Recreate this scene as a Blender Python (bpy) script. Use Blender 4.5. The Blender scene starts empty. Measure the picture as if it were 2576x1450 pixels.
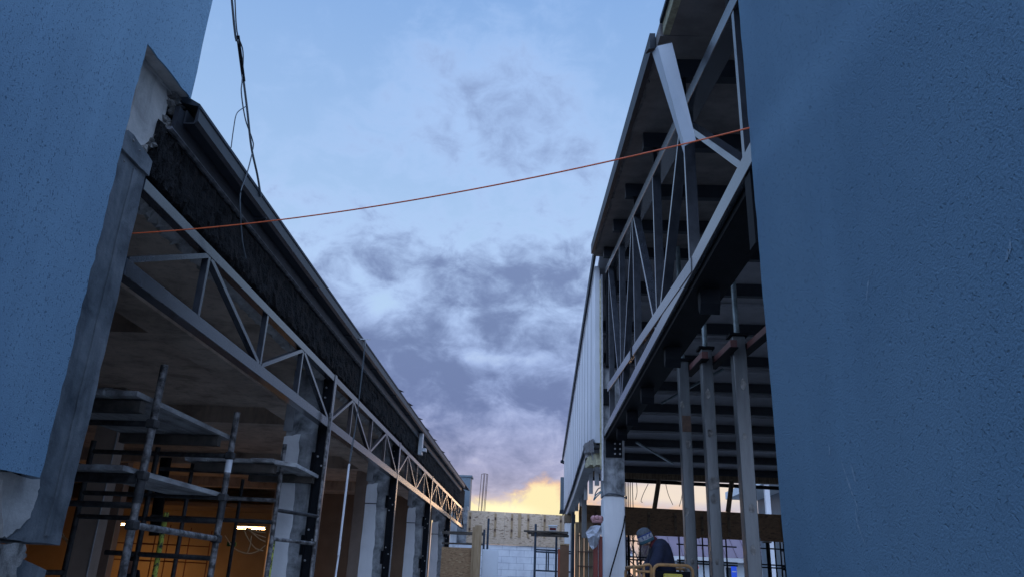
import bpy, bmesh, math, random
from mathutils import Vector, Matrix
random.seed(7)
scene = bpy.context.scene
COL = scene.collection
R = math.radians

# ------------------------------------------------------------------ camera
F, CX, CY = 1936.0, 1287.5, 725.0            # photo measured on a 2575 x 1450 grid
_d = Vector((53.5, -735, -F)).normalized()
_u = Vector((203.5, 5115, -F)); _u = (_u - _d * _u.dot(_d)).normalized()
_r = _d.cross(_u)
ROT = Matrix((_r, _d, _u))                   # camera axes -> world
EYE = Vector((0, 0, 1.6))
cam = bpy.data.cameras.new('camera'); cam.sensor_width = 36; cam.lens = F / 2575 * 36
cam.clip_start = 0.05; cam.clip_end = 3000
camo = bpy.data.objects.new('camera', cam); COL.objects.link(camo)
camo.matrix_world = Matrix.Translation(EYE) @ ROT.to_4x4()
scene.camera = camo

def ray(x, y): return ROT @ Vector((x - CX, -(y - CY), -F))
def pX(x, y, X): v = ray(x, y); return EYE + v * (X / v.x)
def pY(x, y, Y): v = ray(x, y); return EYE + v * (Y / v.y)

# ------------------------------------------------------------------ materials
def nodes_of(name):
    m = bpy.data.materials.new(name); m.use_nodes = True
    nt = m.node_tree; b = nt.nodes['Principled BSDF']
    return m, nt, b
def N(nt, t, **kw):
    n = nt.nodes.new(t)
    for k, v in kw.items():
        if hasattr(n, k) and k not in ('Scale',): setattr(n, k, v)
        else: n.inputs[k].default_value = v
    return n
def ramp(nt, fac, stops):
    n = nt.nodes.new('ShaderNodeValToRGB'); cr = n.color_ramp
    while len(cr.elements) < len(stops): cr.elements.new(0.5)
    for e, (p, c) in zip(cr.elements, stops):
        e.position = p; e.color = (*c, 1) if len(c) == 3 else c
    nt.links.new(fac, n.inputs[0]); return n.outputs[0]
def coords(nt, scale=(1, 1, 1), kind='Object', rot=(0, 0, 0)):
    tc = nt.nodes.new('ShaderNodeTexCoord'); mp = nt.nodes.new('ShaderNodeMapping')
    mp.inputs['Scale'].default_value = scale; mp.inputs['Rotation'].default_value = rot
    nt.links.new(tc.outputs[kind], mp.inputs[0]); return mp.outputs[0]
def noise(nt, vec, scale, detail=6, rough=.6, dist=0):
    n = nt.nodes.new('ShaderNodeTexNoise'); nt.links.new(vec, n.inputs['Vector'])
    n.inputs['Scale'].default_value = scale; n.inputs['Detail'].default_value = detail
    n.inputs['Roughness'].default_value = rough; n.inputs['Distortion'].default_value = dist
    return n.outputs[0]
def mixc(nt, fac, a, b, mode='MIX'):
    n = nt.nodes.new('ShaderNodeMix'); n.data_type = 'RGBA'; n.blend_type = mode
    for i, v in ((0, fac), (6, a), (7, b)):
        if isinstance(v, (int, float)): n.inputs[i].default_value = v
        elif isinstance(v, tuple): n.inputs[i].default_value = (*v, 1)
        else: nt.links.new(v, n.inputs[i])
    return n.outputs[2]
def bump(nt, b, h, strength=.3, dist=.01):
    n = nt.nodes.new('ShaderNodeBump'); n.inputs['Strength'].default_value = strength
    n.inputs['Distance'].default_value = dist
    nt.links.new(h, n.inputs['Height']); nt.links.new(n.outputs[0], b.inputs['Normal'])
def simple(name, c1, c2=None, scale=6, rough=.7, metal=0, bmp=.2, bdist=.005, stretch=(1, 1, 1), lo=.35, hi=.65, spec=.4):
    """two related tones mixed by noise: dirt and wear that belong to the surface"""
    m, nt, b = nodes_of(name)
    c2 = c2 or tuple(v * .7 for v in c1)
    v = coords(nt, stretch)
    f = noise(nt, v, scale)
    nt.links.new(ramp(nt, f, [(lo, c2), (hi, c1)]), b.inputs['Base Color'])
    b.inputs['Roughness'].default_value = rough; b.inputs['Metallic'].default_value = metal
    b.inputs['Specular IOR Level'].default_value = spec
    if bmp: bump(nt, b, noise(nt, v, scale * 7), bmp, bdist)
    return m
M = {}
def stucco(name, c1, c2, pit, grain=70, depth=.006, stretch=(1, 1, 1), pitamt=.6, band=None):
    m, nt, b = nodes_of(name)
    v = coords(nt); vg = coords(nt, stretch)
    big = noise(nt, v, .7, 4, .55)
    streak = noise(nt, coords(nt, (1, 1.6, .18), rot=(R(18), 0, 0)), 1.6, 5, .6)
    base = ramp(nt, big, [(.3, c2), (.7, c1)])
    base = mixc(nt, ramp(nt, streak, [(.48, (0, 0, 0)), (.75, (.3, .3, .3))]), base, tuple(min(1, q * 1.35) for q in c1))
    if band:   # a chalky wiped stripe: distance to a line in the wall's (y, z) plane, broken up by noise
        (ya, za), (yb, zb), wd_ = band
        L = math.hypot(yb - ya, zb - za); ny, nz = -(zb - za) / L, (yb - ya) / L
        dt = nt.nodes.new('ShaderNodeVectorMath'); dt.operation = 'DOT_PRODUCT'
        nt.links.new(v, dt.inputs[0]); dt.inputs[1].default_value = (0, ny, nz)
        mr_ = nt.nodes.new('ShaderNodeMath'); mr_.operation = 'SUBTRACT'; nt.links.new(dt.outputs['Value'], mr_.inputs[0]); mr_.inputs[1].default_value = ny * ya + nz * za
        ab = nt.nodes.new('ShaderNodeMath'); ab.operation = 'ABSOLUTE'; nt.links.new(mr_.outputs[0], ab.inputs[0])
        fall = nt.nodes.new('ShaderNodeMapRange'); fall.interpolation_type = 'SMOOTHSTEP'; nt.links.new(ab.outputs[0], fall.inputs[0])
        fall.inputs[1].default_value = 0; fall.inputs[2].default_value = wd_; fall.inputs[3].default_value = .2; fall.inputs[4].default_value = 0
        base = mixc(nt, fall.outputs[0], base, tuple(min(1, q * 1.6 + .03) for q in c1))
    g = noise(nt, vg, grain, 3, .65)
    pits = ramp(nt, noise(nt, vg, grain * .55, 2, .5, .6), [(.30, (1, 1, 1)), (.385, (0, 0, 0))])
    mm = nt.nodes.new('ShaderNodeMath'); mm.operation = 'MULTIPLY'; mm.inputs[1].default_value = pitamt
    nt.links.new(pits, mm.inputs[0])
    base = mixc(nt, mm.outputs[0], base, pit)
    nt.links.new(base, b.inputs['Base Color']); b.inputs['Roughness'].default_value = .85
    b.inputs['Specular IOR Level'].default_value = .25
    sub = nt.nodes.new('ShaderNodeMath'); sub.operation = 'SUBTRACT'
    nt.links.new(g, sub.inputs[0]); nt.links.new(pits, sub.inputs[1])
    bump(nt, b, sub.outputs[0], .8, depth)
    return m
M['stucco_left'] = stucco('blue_stucco', (.21, .345, .465), (.165, .285, .40), (.04, .085, .15), 120, .008, (1, 1.2, .75), pitamt=.5)
def concrete(name, c1, c2, c3, sc=2.2):
    m, nt, b = nodes_of(name)
    v = coords(nt)
    a = ramp(nt, noise(nt, v, sc, 8, .62, .4), [(.30, c3), (.48, c2), (.66, c1)])
    drip = noise(nt, coords(nt, (3, 3, .35)), 3.5, 6, .6)
    a = mixc(nt, ramp(nt, drip, [(.5, (0, 0, 0)), (.72, (.55, .55, .55))]), a, c3)
    nt.links.new(a, b.inputs['Base Color']); b.inputs['Roughness'].default_value = .9
    b.inputs['Specular IOR Level'].default_value = .2
    bump(nt, b, noise(nt, v, sc * 9, 8, .7), .6, .012)
    return m
M['concrete'] = concrete('grey_concrete', (.19, .205, .22), (.125, .14, .155), (.055, .065, .075), 3.2)
M['raw_concrete'] = concrete('scraped_concrete', (.42, .43, .44), (.26, .27, .285), (.09, .095, .10), 4.5)
M['plaster'] = concrete('old_plaster', (.56, .53, .50), (.45, .43, .41), (.26, .25, .24), 3)
M['rubble'] = concrete('mortar_rubble', (.36, .34, .32), (.20, .19, .18), (.03, .03, .03), 9)
M['ceiling'] = concrete('stained_ceiling', (.66, .53, .43), (.54, .43, .345), (.28, .22, .175), 1.6)
M['white_paint'] = concrete('painted_plaster', (.76, .76, .77), (.71, .71, .73), (.62, .62, .64), 1.2)
M['steel'] = simple('black_gloss_steel', (.046, .050, .060), (.026, .029, .036), 7, .20, 0, .1, .002, spec=.75)
M['steel_sunset'] = simple('sunset_tinted_steel', (.065, .055, .055), (.038, .031, .031), 9, .24, 0, .1, .002, spec=.45)  # warm base tint paints the sunset reflection on the far truss spans
M['black_steel'] = simple('black_steel', (.010, .011, .014), (.006, .007, .009), 6, .6, 0, .1, spec=.06)
M['galv'] = simple('galvanised_steel', (.50, .52, .55), (.36, .38, .41), 10, .4, .6, .1)
M['bolt'] = simple('zinc_bolt', (.35, .35, .36), (.25, .25, .26), 20, .4, .4, 0)
M['tube'] = simple('dirty_scaffold_tube', (.26, .25, .25), (.045, .042, .042), 14, .6, .35, .4, .004, lo=.40, hi=.62)
M['tube_dark'] = simple('dark_scaffold_tube', (.06, .058, .06), (.018, .018, .02), 14, .6, .3, .3, .004)
M['tube_blue'] = simple('blue_scaffold_tube', (.06, .09, .13), (.03, .04, .06), 9, .55, .3, .2)
M['yellow_flake'] = simple('flaking_yellow_paint', (.55, .60, .10), (.05, .05, .04), 26, .6, .1, .4, lo=.42, hi=.5)
M['plank'] = simple('mortar_caked_plank', (.40, .40, .40), (.16, .15, .15), 6, .9, 0, .7, .012, (1, .35, 1))
M['plank_under'] = simple('dark_plank', (.12, .10, .085), (.05, .045, .04), 5, .9, 0, .5, .01, (1, .2, 1))
M['gutter'] = simple('graphite_sheet', (.024, .027, .036), (.014, .017, .023), 5, .5, 0, .1, spec=.35)
M['gutter_lip'] = simple('highlight_sheet_lip', (.22, .22, .24), (.06, .062, .07), 9, .6, .3, .2, lo=.42, hi=.7)  # pale tone paints the highlight along the fascia fold
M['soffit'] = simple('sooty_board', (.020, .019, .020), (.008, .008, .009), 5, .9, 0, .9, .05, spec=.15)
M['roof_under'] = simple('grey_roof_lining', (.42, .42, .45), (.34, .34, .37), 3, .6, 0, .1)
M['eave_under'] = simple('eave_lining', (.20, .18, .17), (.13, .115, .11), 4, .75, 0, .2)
M['sandwich'] = simple('white_sandwich_panel', (.52, .54, .58), (.45, .47, .51), 1.2, .5, 0, 0)
M['dark_trim'] = simple('dark_trim', (.025, .034, .046), (.014, .019, .027), 4, .6, 0, .1, spec=.2)
M['foam'] = simple('yellowed_foam', (.50, .46, .30), (.28, .25, .17), 12, .95, 0, .8, .015)
M['membrane'] = simple('grey_membrane', (.20, .21, .23), (.06, .065, .075), 8, .6, 0, .8, .03)
M['timber'] = simple('raw_timber', (.42, .30, .18), (.30, .20, .11), 5, .8, 0, .3, .004, (6, 6, .6))
M['timber_dark'] = simple('weathered_shutter_boards', (.22, .16, .10), (.10, .07, .045), 4, .85, 0, .4, .006, (5, 5, .6))
M['redpaint'] = simple('red_oxide_beam', (.15, .06, .056), (.09, .036, .034), 7, .5, .1, .2)
M['redpipe'] = simple('brick_red_plastic', (.24, .035, .02), (.18, .026, .015), 3, .45, 0, 0)
M['post_grey'] = simple('dusty_grey_post', (.105, .115, .122), (.062, .068, .073), 4, .30, 0, .2, .004, (3, 3, .5), spec=.55)
M['greenpipe'] = simple('green_grey_jack', (.20, .25, .27), (.10, .13, .14), 8, .4, .3, .1)
M['mud'] = simple('site_screed', (.30, .285, .265), (.20, .185, .17), 1.2, .95, 0, .8, .05)
M['orange'] = simple('orange_cable_sheath', (.85, .16, .05), (.75, .13, .04), 3, .5, 0, 0)
M['cable'] = simple('grey_cable_sheath', (.10, .12, .14), (.06, .07, .08), 5, .6, 0, 0)
M['cream_cable'] = simple('cream_cable_sheath', (.75, .58, .34), (.6, .45, .26), 5, .6, 0, 0)
M['pvc'] = simple('white_conduit', (.72, .73, .76), (.55, .56, .6), 6, .5, 0, 0)
M['ochre'] = simple('lamp_tinted_wall', (.46, .31, .17), (.39, .255, .135), 1.1, .9, 0, .1)  # white walls; the lamps' orange light is put into this base colour
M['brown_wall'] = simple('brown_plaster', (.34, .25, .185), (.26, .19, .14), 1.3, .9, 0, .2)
M['pillar'] = simple('plastered_pillar', (.46, .36, .30), (.37, .29, .24), 2, .9, 0, .2)
M['redbar'] = simple('rusty_bar', (.25, .06, .03), (.15, .04, .02), 9, .7, .2, 0)
M['navy'] = simple('navy_work_jacket', (.016, .022, .055), (.008, .010, .022), 5, .85, 0, .4, .01)
M['workblue'] = simple('royal_blue_cloth', (.025, .06, .24), (.015, .035, .15), 5, .85, 0, .3, .01)
M['darkred'] = simple('dark_red_collar', (.12, .02, .025), (.07, .012, .015), 6, .9, 0, .2)
M['skin'] = simple('skin', (.42, .25, .18), (.34, .19, .14), 5, .6, 0, 0)
M['hair'] = simple('dark_hair', (.03, .022, .018), (.015, .012, .01), 20, .8, 0, .3)
M['knit'] = simple('grey_knit', (.10, .115, .135), (.07, .08, .095), 30, .95, 0, .6, .006)
M['knit_white'] = simple('white_knit', (.34, .35, .38), (.27, .28, .31), 30, .95, 0, .4, .006)
M['knit_teal'] = simple('teal_knit', (.05, .11, .14), (.03, .07, .09), 30, .95, 0, .4, .006)
M['lift'] = simple('worn_orange_rail', (.50, .26, .09), (.22, .13, .07), 8, .55, .1, .2)
M['lift_yellow'] = simple('yellow_panel', (.55, .45, .06), (.42, .34, .05), 4, .5, 0, .1)
M['rubber'] = simple('black_rubber', (.02, .02, .02), (.015, .015, .015), 5, .8, 0, 0)
M['plastic'] = simple('milky_plastic_sheet', (.62, .64, .70), (.45, .47, .53), 9, .35, 0, .9, .03)
M['pink'] = simple('pink_insulation_roll', (.55, .30, .30), (.40, .20, .21), 12, .95, 0, .7, .01)
M['rope'] = simple('turquoise_rope', (.05, .25, .33), (.03, .16, .22), 10, .8, 0, 0)
M['boxbrown'] = simple('brown_board', (.17, .085, .045), (.13, .065, .035), 3, .7, 0, .1)
M['boxred'] = simple('red_board_edge', (.32, .07, .03), (.24, .05, .02), 3, .6, 0, 0)
M['eps'] = simple('white_foam_board', (.74, .78, .84), (.69, .73, .79), 3, .8, 0, .1)
M['roofpurple'] = simple('mauve_seam_roof', (.13, .085, .105), (.105, .07, .085), 1, .5, .2, 0)
M['seam'] = simple('dark_seam', (.12, .08, .10), (.09, .06, .08), 2, .5, .2, 0)
M['housewall'] = simple('pale_house_render', (.42, .45, .48), (.36, .39, .42), .6, .9, 0, .1)
M['housegrey'] = simple('grey_house_render', (.40, .40, .42), (.33, .33, .35), .6, .9, 0, .1)
M['white'] = simple('white_trim', (.42, .42, .43), (.35, .35, .36), 3, .6, 0, 0)
M['pane'] = simple('dark_window_glass', (.04, .05, .06), (.03, .035, .045), 1, .08, 0, 0, spec=.8)
M['signred'] = simple('sign_red', (.55, .03, .03), (.48, .025, .025), 3, .5, 0, 0)
M['signblue'] = simple('sign_blue', (.02, .09, .60), (.018, .08, .52), 3, .5, 0, 0)
M['signgreen'] = simple('sign_green', (.02, .12, .05), (.015, .09, .04), 3, .5, 0, 0)
M['bark'] = simple('bark', (.07, .055, .045), (.04, .03, .025), 6, .9, 0, .4)
M['rebar'] = simple('rebar', (.14, .085, .06), (.08, .05, .04), 12, .7, .3, .1)
M['chimney'] = simple('blue_grey_cladding', (.09, .12, .145), (.07, .09, .11), 2, .55, .1, .1)

M['sheet'] = simple('plain_sheet_metal', (.42, .45, .49), (.37, .40, .44), 2, .45, 0, .05)
M['stud'] = simple('pale_stud', (.40, .41, .43), (.30, .31, .33), 5, .5, 0, .1)
def osb(name, c1, c2, c3, sc=1.0):
    m, nt, b = nodes_of(name)
    v = coords(nt, (sc, sc, sc * 2.4), rot=(0, R(14), 0))
    vo = nt.nodes.new('ShaderNodeTexVoronoi'); vo.inputs['Scale'].default_value = 11; vo.inputs['Randomness'].default_value = 1
    nt.links.new(v, vo.inputs['Vector'])
    sep = nt.nodes.new('ShaderNodeSeparateColor'); nt.links.new(vo.outputs['Color'], sep.inputs[0])
    a = ramp(nt, sep.outputs[0], [(0, c2), (.55, c1), (.85, c1), (1, c3)])
    f = noise(nt, coords(nt, (sc, sc, sc * 3), rot=(0, R(-20), 0)), 9, 5, .7, 1.5)
    a = mixc(nt, ramp(nt, f, [(.34, (1, 1, 1)), (.42, (0, 0, 0))]), a, c3)
    nt.links.new(a, b.inputs['Base Color']); b.inputs['Roughness'].default_value = .75
    bump(nt, b, sep.outputs[1], .25, .004)
    return m
M['osb'] = osb('osb_board', (.58, .44, .32), (.49, .36, .25), (.24, .155, .10))
M['osb_dark'] = osb('dark_osb_board', (.22, .125, .065), (.15, .085, .045), (.08, .045, .025), .9)
M['osb_brown'] = osb('brown_osb_board', (.33, .20, .105), (.21, .12, .06), (.40, .27, .15), 1.6)

def blocks(name):
    m, nt, b = nodes_of(name)
    tc = nt.nodes.new('ShaderNodeTexCoord')
    sp = nt.nodes.new('ShaderNodeSeparateXYZ'); cb = nt.nodes.new('ShaderNodeCombineXYZ')
    nt.links.new(tc.outputs['Object'], sp.inputs[0])
    nt.links.new(sp.outputs[0], cb.inputs[0]); nt.links.new(sp.outputs[2], cb.inputs[1])
    br = nt.nodes.new('ShaderNodeTexBrick'); nt.links.new(cb.outputs[0], br.inputs['Vector'])
    br.inputs['Scale'].default_value = 1; br.inputs['Brick Width'].default_value = .6
    br.inputs['Row Height'].default_value = .25; br.inputs['Mortar Size'].default_value = .009
    br.inputs['Mortar Smooth'].default_value = .3; br.inputs['Bias'].default_value = -.2
    br.inputs['Color1'].default_value = (.80, .82, .86, 1); br.inputs['Color2'].default_value = (.70, .73, .79, 1)
    br.inputs['Mortar'].default_value = (.42, .45, .52, 1)
    st = ramp(nt, noise(nt, tc.outputs['Object'], 2.5, 6, .6), [(.3, (.78, .78, .80)), (.6, (1, 1, 1))])
    nt.links.new(mixc(nt, 1.0, br.outputs[0], st, 'MULTIPLY'), b.inputs['Base Color'])
    b.inputs['Roughness'].default_value = .9
    bump(nt, b, br.outputs[1], -.5, .01)
    return m
M['blocks'] = blocks('aerated_block_masonry')

def emit(name, c, s):
    m, nt, b = nodes_of(name)
    b.inputs['Base Color'].default_value = (*c, 1)
    b.inputs['Emission Color'].default_value = (*c, 1); b.inputs['Emission Strength'].default_value = s
    return m
M['lamp'] = emit('lit_tube', (1, .64, .28), 13)

# ------------------------------------------------------------------ mesh building
class MB:
    def __init__(s): s.v = []; s.f = []; s.smooth = False
    def add(s, vs, fs):
        o = len(s.v); s.v += [Vector(p) for p in vs]; s.f += [[o + i for i in f] for f in fs]; return s
    def box(s, x0, x1, y0, y1, z0, z1):
        return s.add([(x0, y0, z0), (x1, y0, z0), (x1, y1, z0), (x0, y1, z0), (x0, y0, z1), (x1, y0, z1), (x1, y1, z1), (x0, y1, z1)],
                     [(0, 3, 2, 1), (4, 5, 6, 7), (0, 1, 5, 4), (1, 2, 6, 5), (2, 3, 7, 6), (3, 0, 4, 7)])
    def bar(s, a, b, w, h, side=(1, 0, 0)):
        """box along a->b; w along `side`, h along the third axis"""
        a, b = Vector(a), Vector(b); d = (b - a).normalized(); sx = Vector(side)
        sx = (sx - d * sx.dot(d)).normalized(); sz = d.cross(sx)
        o = [(-w / 2, -h / 2), (w / 2, -h / 2), (w / 2, h / 2), (-w / 2, h / 2)]
        vs = [a + sx * p + sz * q for p, q in o] + [b + sx * p + sz * q for p, q in o]
        return s.add(vs, [(3, 2, 1, 0), (4, 5, 6, 7), (0, 1, 5, 4), (1, 2, 6, 5), (2, 3, 7, 6), (3, 0, 4, 7)])
    def tube(s, pts, r, n=10, r2=None):
        pts = [Vector(p) for p in pts]; k = len(pts); s.smooth = True
        ref = Vector((0, 0, 1)) if abs((pts[-1] - pts[0]).normalized().z) < .9 else Vector((1, 0, 0))
        vs = []; fs = []
        for i, p in enumerate(pts):
            t = (pts[min(i + 1, k - 1)] - pts[max(i - 1, 0)]).normalized()
            a = (ref - t * ref.dot(t)).normalized(); b = t.cross(a)
            rr = r if r2 is None else r + (r2 - r) * i / (k - 1)
            for j in range(n):
                q = 2 * math.pi * j / n; vs.append(p + a * rr * math.cos(q) + b * rr * math.sin(q))
        for i in range(k - 1):
            for j in range(n):
                fs.append((i * n + j, i * n + (j + 1) % n, (i + 1) * n + (j + 1) % n, (i + 1) * n + j))
        fs.append(tuple(range(n - 1, -1, -1))); fs.append(tuple((k - 1) * n + j for j in range(n)))
        return s.add(vs, fs)
    def prism(s, poly, axis, a, b):
        """polygon extruded along an axis: 'X' poly is (y, z); 'Y' poly is (x, z); 'Z' poly is (x, y)"""
        def P(p, t): return {'X': (t, p[0], p[1]), 'Y': (p[0], t, p[1]), 'Z': (p[0], p[1], t)}[axis]
        n = len(poly); vs = [P(p, a) for p in poly] + [P(p, b) for p in poly]
        fs = [tuple(range(n)), tuple(range(2 * n - 1, n - 1, -1))]
        fs += [(i, n + i, n + (i + 1) % n, (i + 1) % n) for i in range(n)]
        return s.add(vs, fs)
    def ball(s, c, rx, ry=None, rz=None, n=12, m=8, jit=0):
        ry = ry or rx; rz = rz or rx; c = Vector(c); vs = [c + Vector((0, 0, rz))]; fs = []
        s.smooth = jit == 0
        for i in range(1, m):
            t = math.pi * i / m
            for j in range(n):
                p = 2 * math.pi * j / n; k = 1 + random.uniform(-jit, jit)
                vs.append(c + Vector((rx * k * math.sin(t) * math.cos(p), ry * k * math.sin(t) * math.sin(p), rz * k * math.cos(t))))
        vs.append(c - Vector((0, 0, rz)))
        for j in range(n): fs.append((0, 1 + j, 1 + (j + 1) % n))
        for i in range(m - 2):
            for j in range(n):
                a = 1 + i * n; fs.append((a + j, a + n + j, a + n + (j + 1) % n, a + (j + 1) % n))
        a = 1 + (m - 2) * n
        for j in range(n): fs.append((a + j, len(vs) - 1, a + (j + 1) % n))
        return s.add(vs, fs)
    def build(s, name, mat, org=(0, 0, 0), bevel=0):
        org = Vector(org); me = bpy.data.meshes.new(name)
        me.from_pydata([p - org for p in s.v], [], s.f); me.validate(); me.update()
        bm = bmesh.new(); bm.from_mesh(me); bmesh.ops.recalc_face_normals(bm, faces=bm.faces)
        if bevel:
            try: bmesh.ops.bevel(bm, geom=list(bm.edges), offset=bevel, segments=1, affect='EDGES', clamp_overlap=True)
            except Exception: pass
        bm.to_mesh(me); bm.free()
        if s.smooth:
            for p in me.polygons: p.use_smooth = True
            try: me.set_sharp_from_angle(angle=R(40))
            except Exception: pass
        me.materials.append(M[mat])
        o = bpy.data.objects.new(name, me); COL.objects.link(o); return o

ORG = {}
def tag(o, label, cat, group=None):
    o['label'] = label; o['category'] = cat
    if group: o['group'] = group
    return o
def thing(name, label, cat, loc=(0, 0, 0), group=None):
    o = bpy.data.objects.new(name, None); o.empty_display_size = .2; COL.objects.link(o); o.location = loc
    return tag(o, label, cat, group)
def top(o):
    while o.parent: o = o.parent
    return o
def part(name, mb, mat, parent, label=None, bevel=0):
    o = mb.build(name, mat, top(parent).location, bevel); o.parent = parent
    if label: o['label'] = label
    return o
def solo(name, mb, mat, label, cat, loc, group=None, bevel=0):
    o = mb.build(name, mat, loc, bevel); o.location = loc; return tag(o, label, cat, group)
def structure(name, mb, mat):
    o = mb.build(name, mat); o['kind'] = 'structure'; return o
def dup(root, move, label, group=None):
    def cp(o, par):
        c = o.copy(); COL.objects.link(c); c.parent = par
        for ch in list(o.children): cp(ch, c)
        return c
    r = cp(root, None); r.location = Vector(root.location) + Vector(move); r['label'] = label
    if group: r['group'] = group
    return r
def jag(a, b, n, amt):
    a, b = Vector(a), Vector(b); out = []
    nrm = Vector((-(b - a).y, (b - a).x)).normalized() if (b - a).length else Vector((0, 0))
    for i in range(n):
        out.append(tuple(a.lerp(b, i / n) + (nrm * random.uniform(-amt, amt) if i else Vector((0, 0)))))
    return out

def curve(pts, k=6):
    """Catmull-Rom through points"""
    P = [Vector(p) for p in pts]; P = [P[0] * 2 - P[1]] + P + [P[-1] * 2 - P[-2]]; out = []
    for i in range(1, len(P) - 2):
        for j in range(k):
            t = j / k; a, b, c, d = P[i - 1:i + 3]
            out.append(.5 * ((2 * b) + (c - a) * t + (2 * a - 5 * b + 4 * c - d) * t * t + (3 * b - a - 3 * c + d) * t ** 3))
    out.append(P[-2]); return out

# ------------------------------------------------------------------ ground
g = MB(); n = 40
structure('ground', MB().add([(-400, -200, 0), (400, -200, 0), (400, 700, 0), (-400, 700, 0)], [(0, 1, 2, 3)]), 'mud')
slab = MB().box(-19, -3.1, 5.2, 33.6, .004, .06); structure('hall_floor', slab, 'plaster')

# ------------------------------------------------------------------ left: blue rendered wall
XL = -3.0
w = thing('rendered_wall', 'tall blue stucco wall with broken notch and bare pier, left foreground', 'wall', (-3.1, 4.5, 0))
poly = [(-4, 2.05), (-4, 11)] + jag((5.27, 11), (5.27, 5.18), 22, .008) + jag((5.27, 5.18), (4.53, 5.14), 9, .008) + \
       jag((4.53, 5.14), (4.53, 2.06), 40, .012) + jag((4.53, 2.06), (-4, 2.05), 30, .006)
part('stucco_coat', MB().prism(poly, 'X', -2.9, -2.914), 'stucco_left', w)
part('insulation', MB().prism([(-4, 2.07), (-4, 11), (5.262, 11), (5.262, 5.192), (4.515, 5.152), (4.515, 2.075)], 'X', -2.9145, -3.02), 'plaster', w)
part('masonry', MB().prism([(-4, 0), (-4, 11), (5.24, 11), (5.24, 5.22), (4.40, 5.22), (4.40, 0)], 'X', -3.022, -3.42), 'plaster', w)
part('concrete_pier', MB().prism(jag((4.403, 4.34), (5.06, 4.34), 5, .01) + jag((5.05, 4.40), (5.05, 1.70), 26, .009) + jag((5.05, 1.70), (4.403, 1.70), 6, .012), 'X', -2.995, -3.42), 'concrete', w)
part('pier_cap', MB().prism(jag((4.60, 4.345), (5.06, 4.345), 6, .004) + jag((5.06, 4.345), (5.06, 4.47), 3, .004) + jag((5.06, 4.47), (4.60, 4.52), 6, .012), 'X', -2.975, -3.4), 'concrete', w)
part('pier_foot', MB().prism(jag((4.403, 0), (5.02, 0), 3, .01) + jag((5.02, 0.02), (5.02, 1.692), 12, .01) + [(4.403, 1.692)], 'X', -3.03, -3.42), 'concrete', w)
part('grout_seam', MB().prism(jag((4.86, 1.75), (4.895, 1.75), 2, .002) + jag((4.895, 1.75), (4.90, 4.3), 30, .006) + jag((4.90, 4.3), (4.865, 4.3), 2, .002) + jag((4.865, 4.3), (4.86, 1.75), 30, .006), 'X', -2.985, -3.0), 'concrete', w)
pts = [pX(x, y, -3.03) for x, y in ((345, 372), (315, 400), (318, 330), (338, 255), (352, 170), (366, 118), (400, 165), (418, 215), (423, 260), (413, 305), (400, 335), (382, 348), (366, 362))]
pp = []
for i, p in enumerate(pts):
    q = pts[(i + 1) % len(pts)]; pp += jag((p.y, p.z), (q.y, q.z), 4, .006)
part('plaster_patch', MB().prism(pp, 'X', -3.03, -3.3), 'plaster', w, 'bare white plaster showing in the notch')
part('insulation_edge', MB().prism([(4.56, 5.215), (4.60, 5.14), (5.24, 5.17), (5.24, 5.24)], 'X', -3.024, -3.16), 'plaster', w)
lump = MB()
for (x, y) in ((320, 355), (333, 372), (350, 380), (363, 372), (378, 362), (392, 350), (405, 332), (425, 262), (440, 255), (452, 262), (463, 268), (430, 285), (447, 285), (462, 285), (418, 305), (412, 318), (435, 240), (455, 245), (300, 398), (308, 385)):
    p = pX(x + random.uniform(-4, 4), y + random.uniform(-4, 4), -3.03)
    lump.ball(p, random.uniform(.03, .06), random.uniform(.03, .07), random.uniform(.025, .05), 7, 5, .35)
part('mortar_rubble', lump, 'rubble', w)
pts = [(0, 1185), (95, 1203), (90, 1240), (70, 1300), (25, 1340), (0, 1350)]
poly = []
P3 = [pX(x, y, -3.0) for x, y in pts]
for i, p in enumerate(P3):
    q = P3[(i + 1) % len(P3)]; poly += jag((p.y, p.z), (q.y, q.z), 5, .010)
part('broken_plaster', MB().prism(poly, 'X', -2.985, -3.03), 'plaster', w, 'broken white plaster below the blue coat')
poly = []
P3 = [pX(x, y, -3.0) for x, y in ((-60, 1370), (60, 1367), (62, 1400), (38, 1425), (42, 1480), (-60, 1500))]
for i, p in enumerate(P3):
    q = P3[(i + 1) % len(P3)]; poly += jag((p.y, p.z), (q.y, q.z), 5, .012)
part('broken_brick', MB().prism(poly, 'X', -2.99, -3.03), 'rubble', w)

# ------------------------------------------------------------------ left: hall shell
h = thing('open_hall', 'dim left hall with stained concrete ceiling and walls tinted lamp orange', 'building', (-11, 20, 0))
part('ceiling', MB().box(-19, -3.24, 5.1, 33.6, 4.42, 4.66), 'ceiling', h)
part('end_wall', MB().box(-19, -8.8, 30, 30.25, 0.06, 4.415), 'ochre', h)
part('end_wall', MB().box(-8.795, -3.9, 29.9, 30.25, 0.06, 4.415), 'brown_wall', h, 'far wall stretch coloured darker for weaker lamp light, behind the white columns')  # same end wall, browner colour stands in for less lamp light
part('back_wall', MB().box(-19.3, -19, 3, 33.6, 0, 4.66), 'ochre', h)
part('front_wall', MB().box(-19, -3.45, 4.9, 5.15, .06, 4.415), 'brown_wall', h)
part('side_wall', MB().box(-3.86, -3.3, 30.3, 34.4, .0, 4.415), 'white_paint', h)
part('ceiling_beam', MB().prism(jag((-4.0, 4.08), (-4.02, 4.417), 2, .004) + [(-4.45, 4.417), (-4.45, 4.08)], 'Y', 5.2, 29.95), 'ceiling', h)
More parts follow.
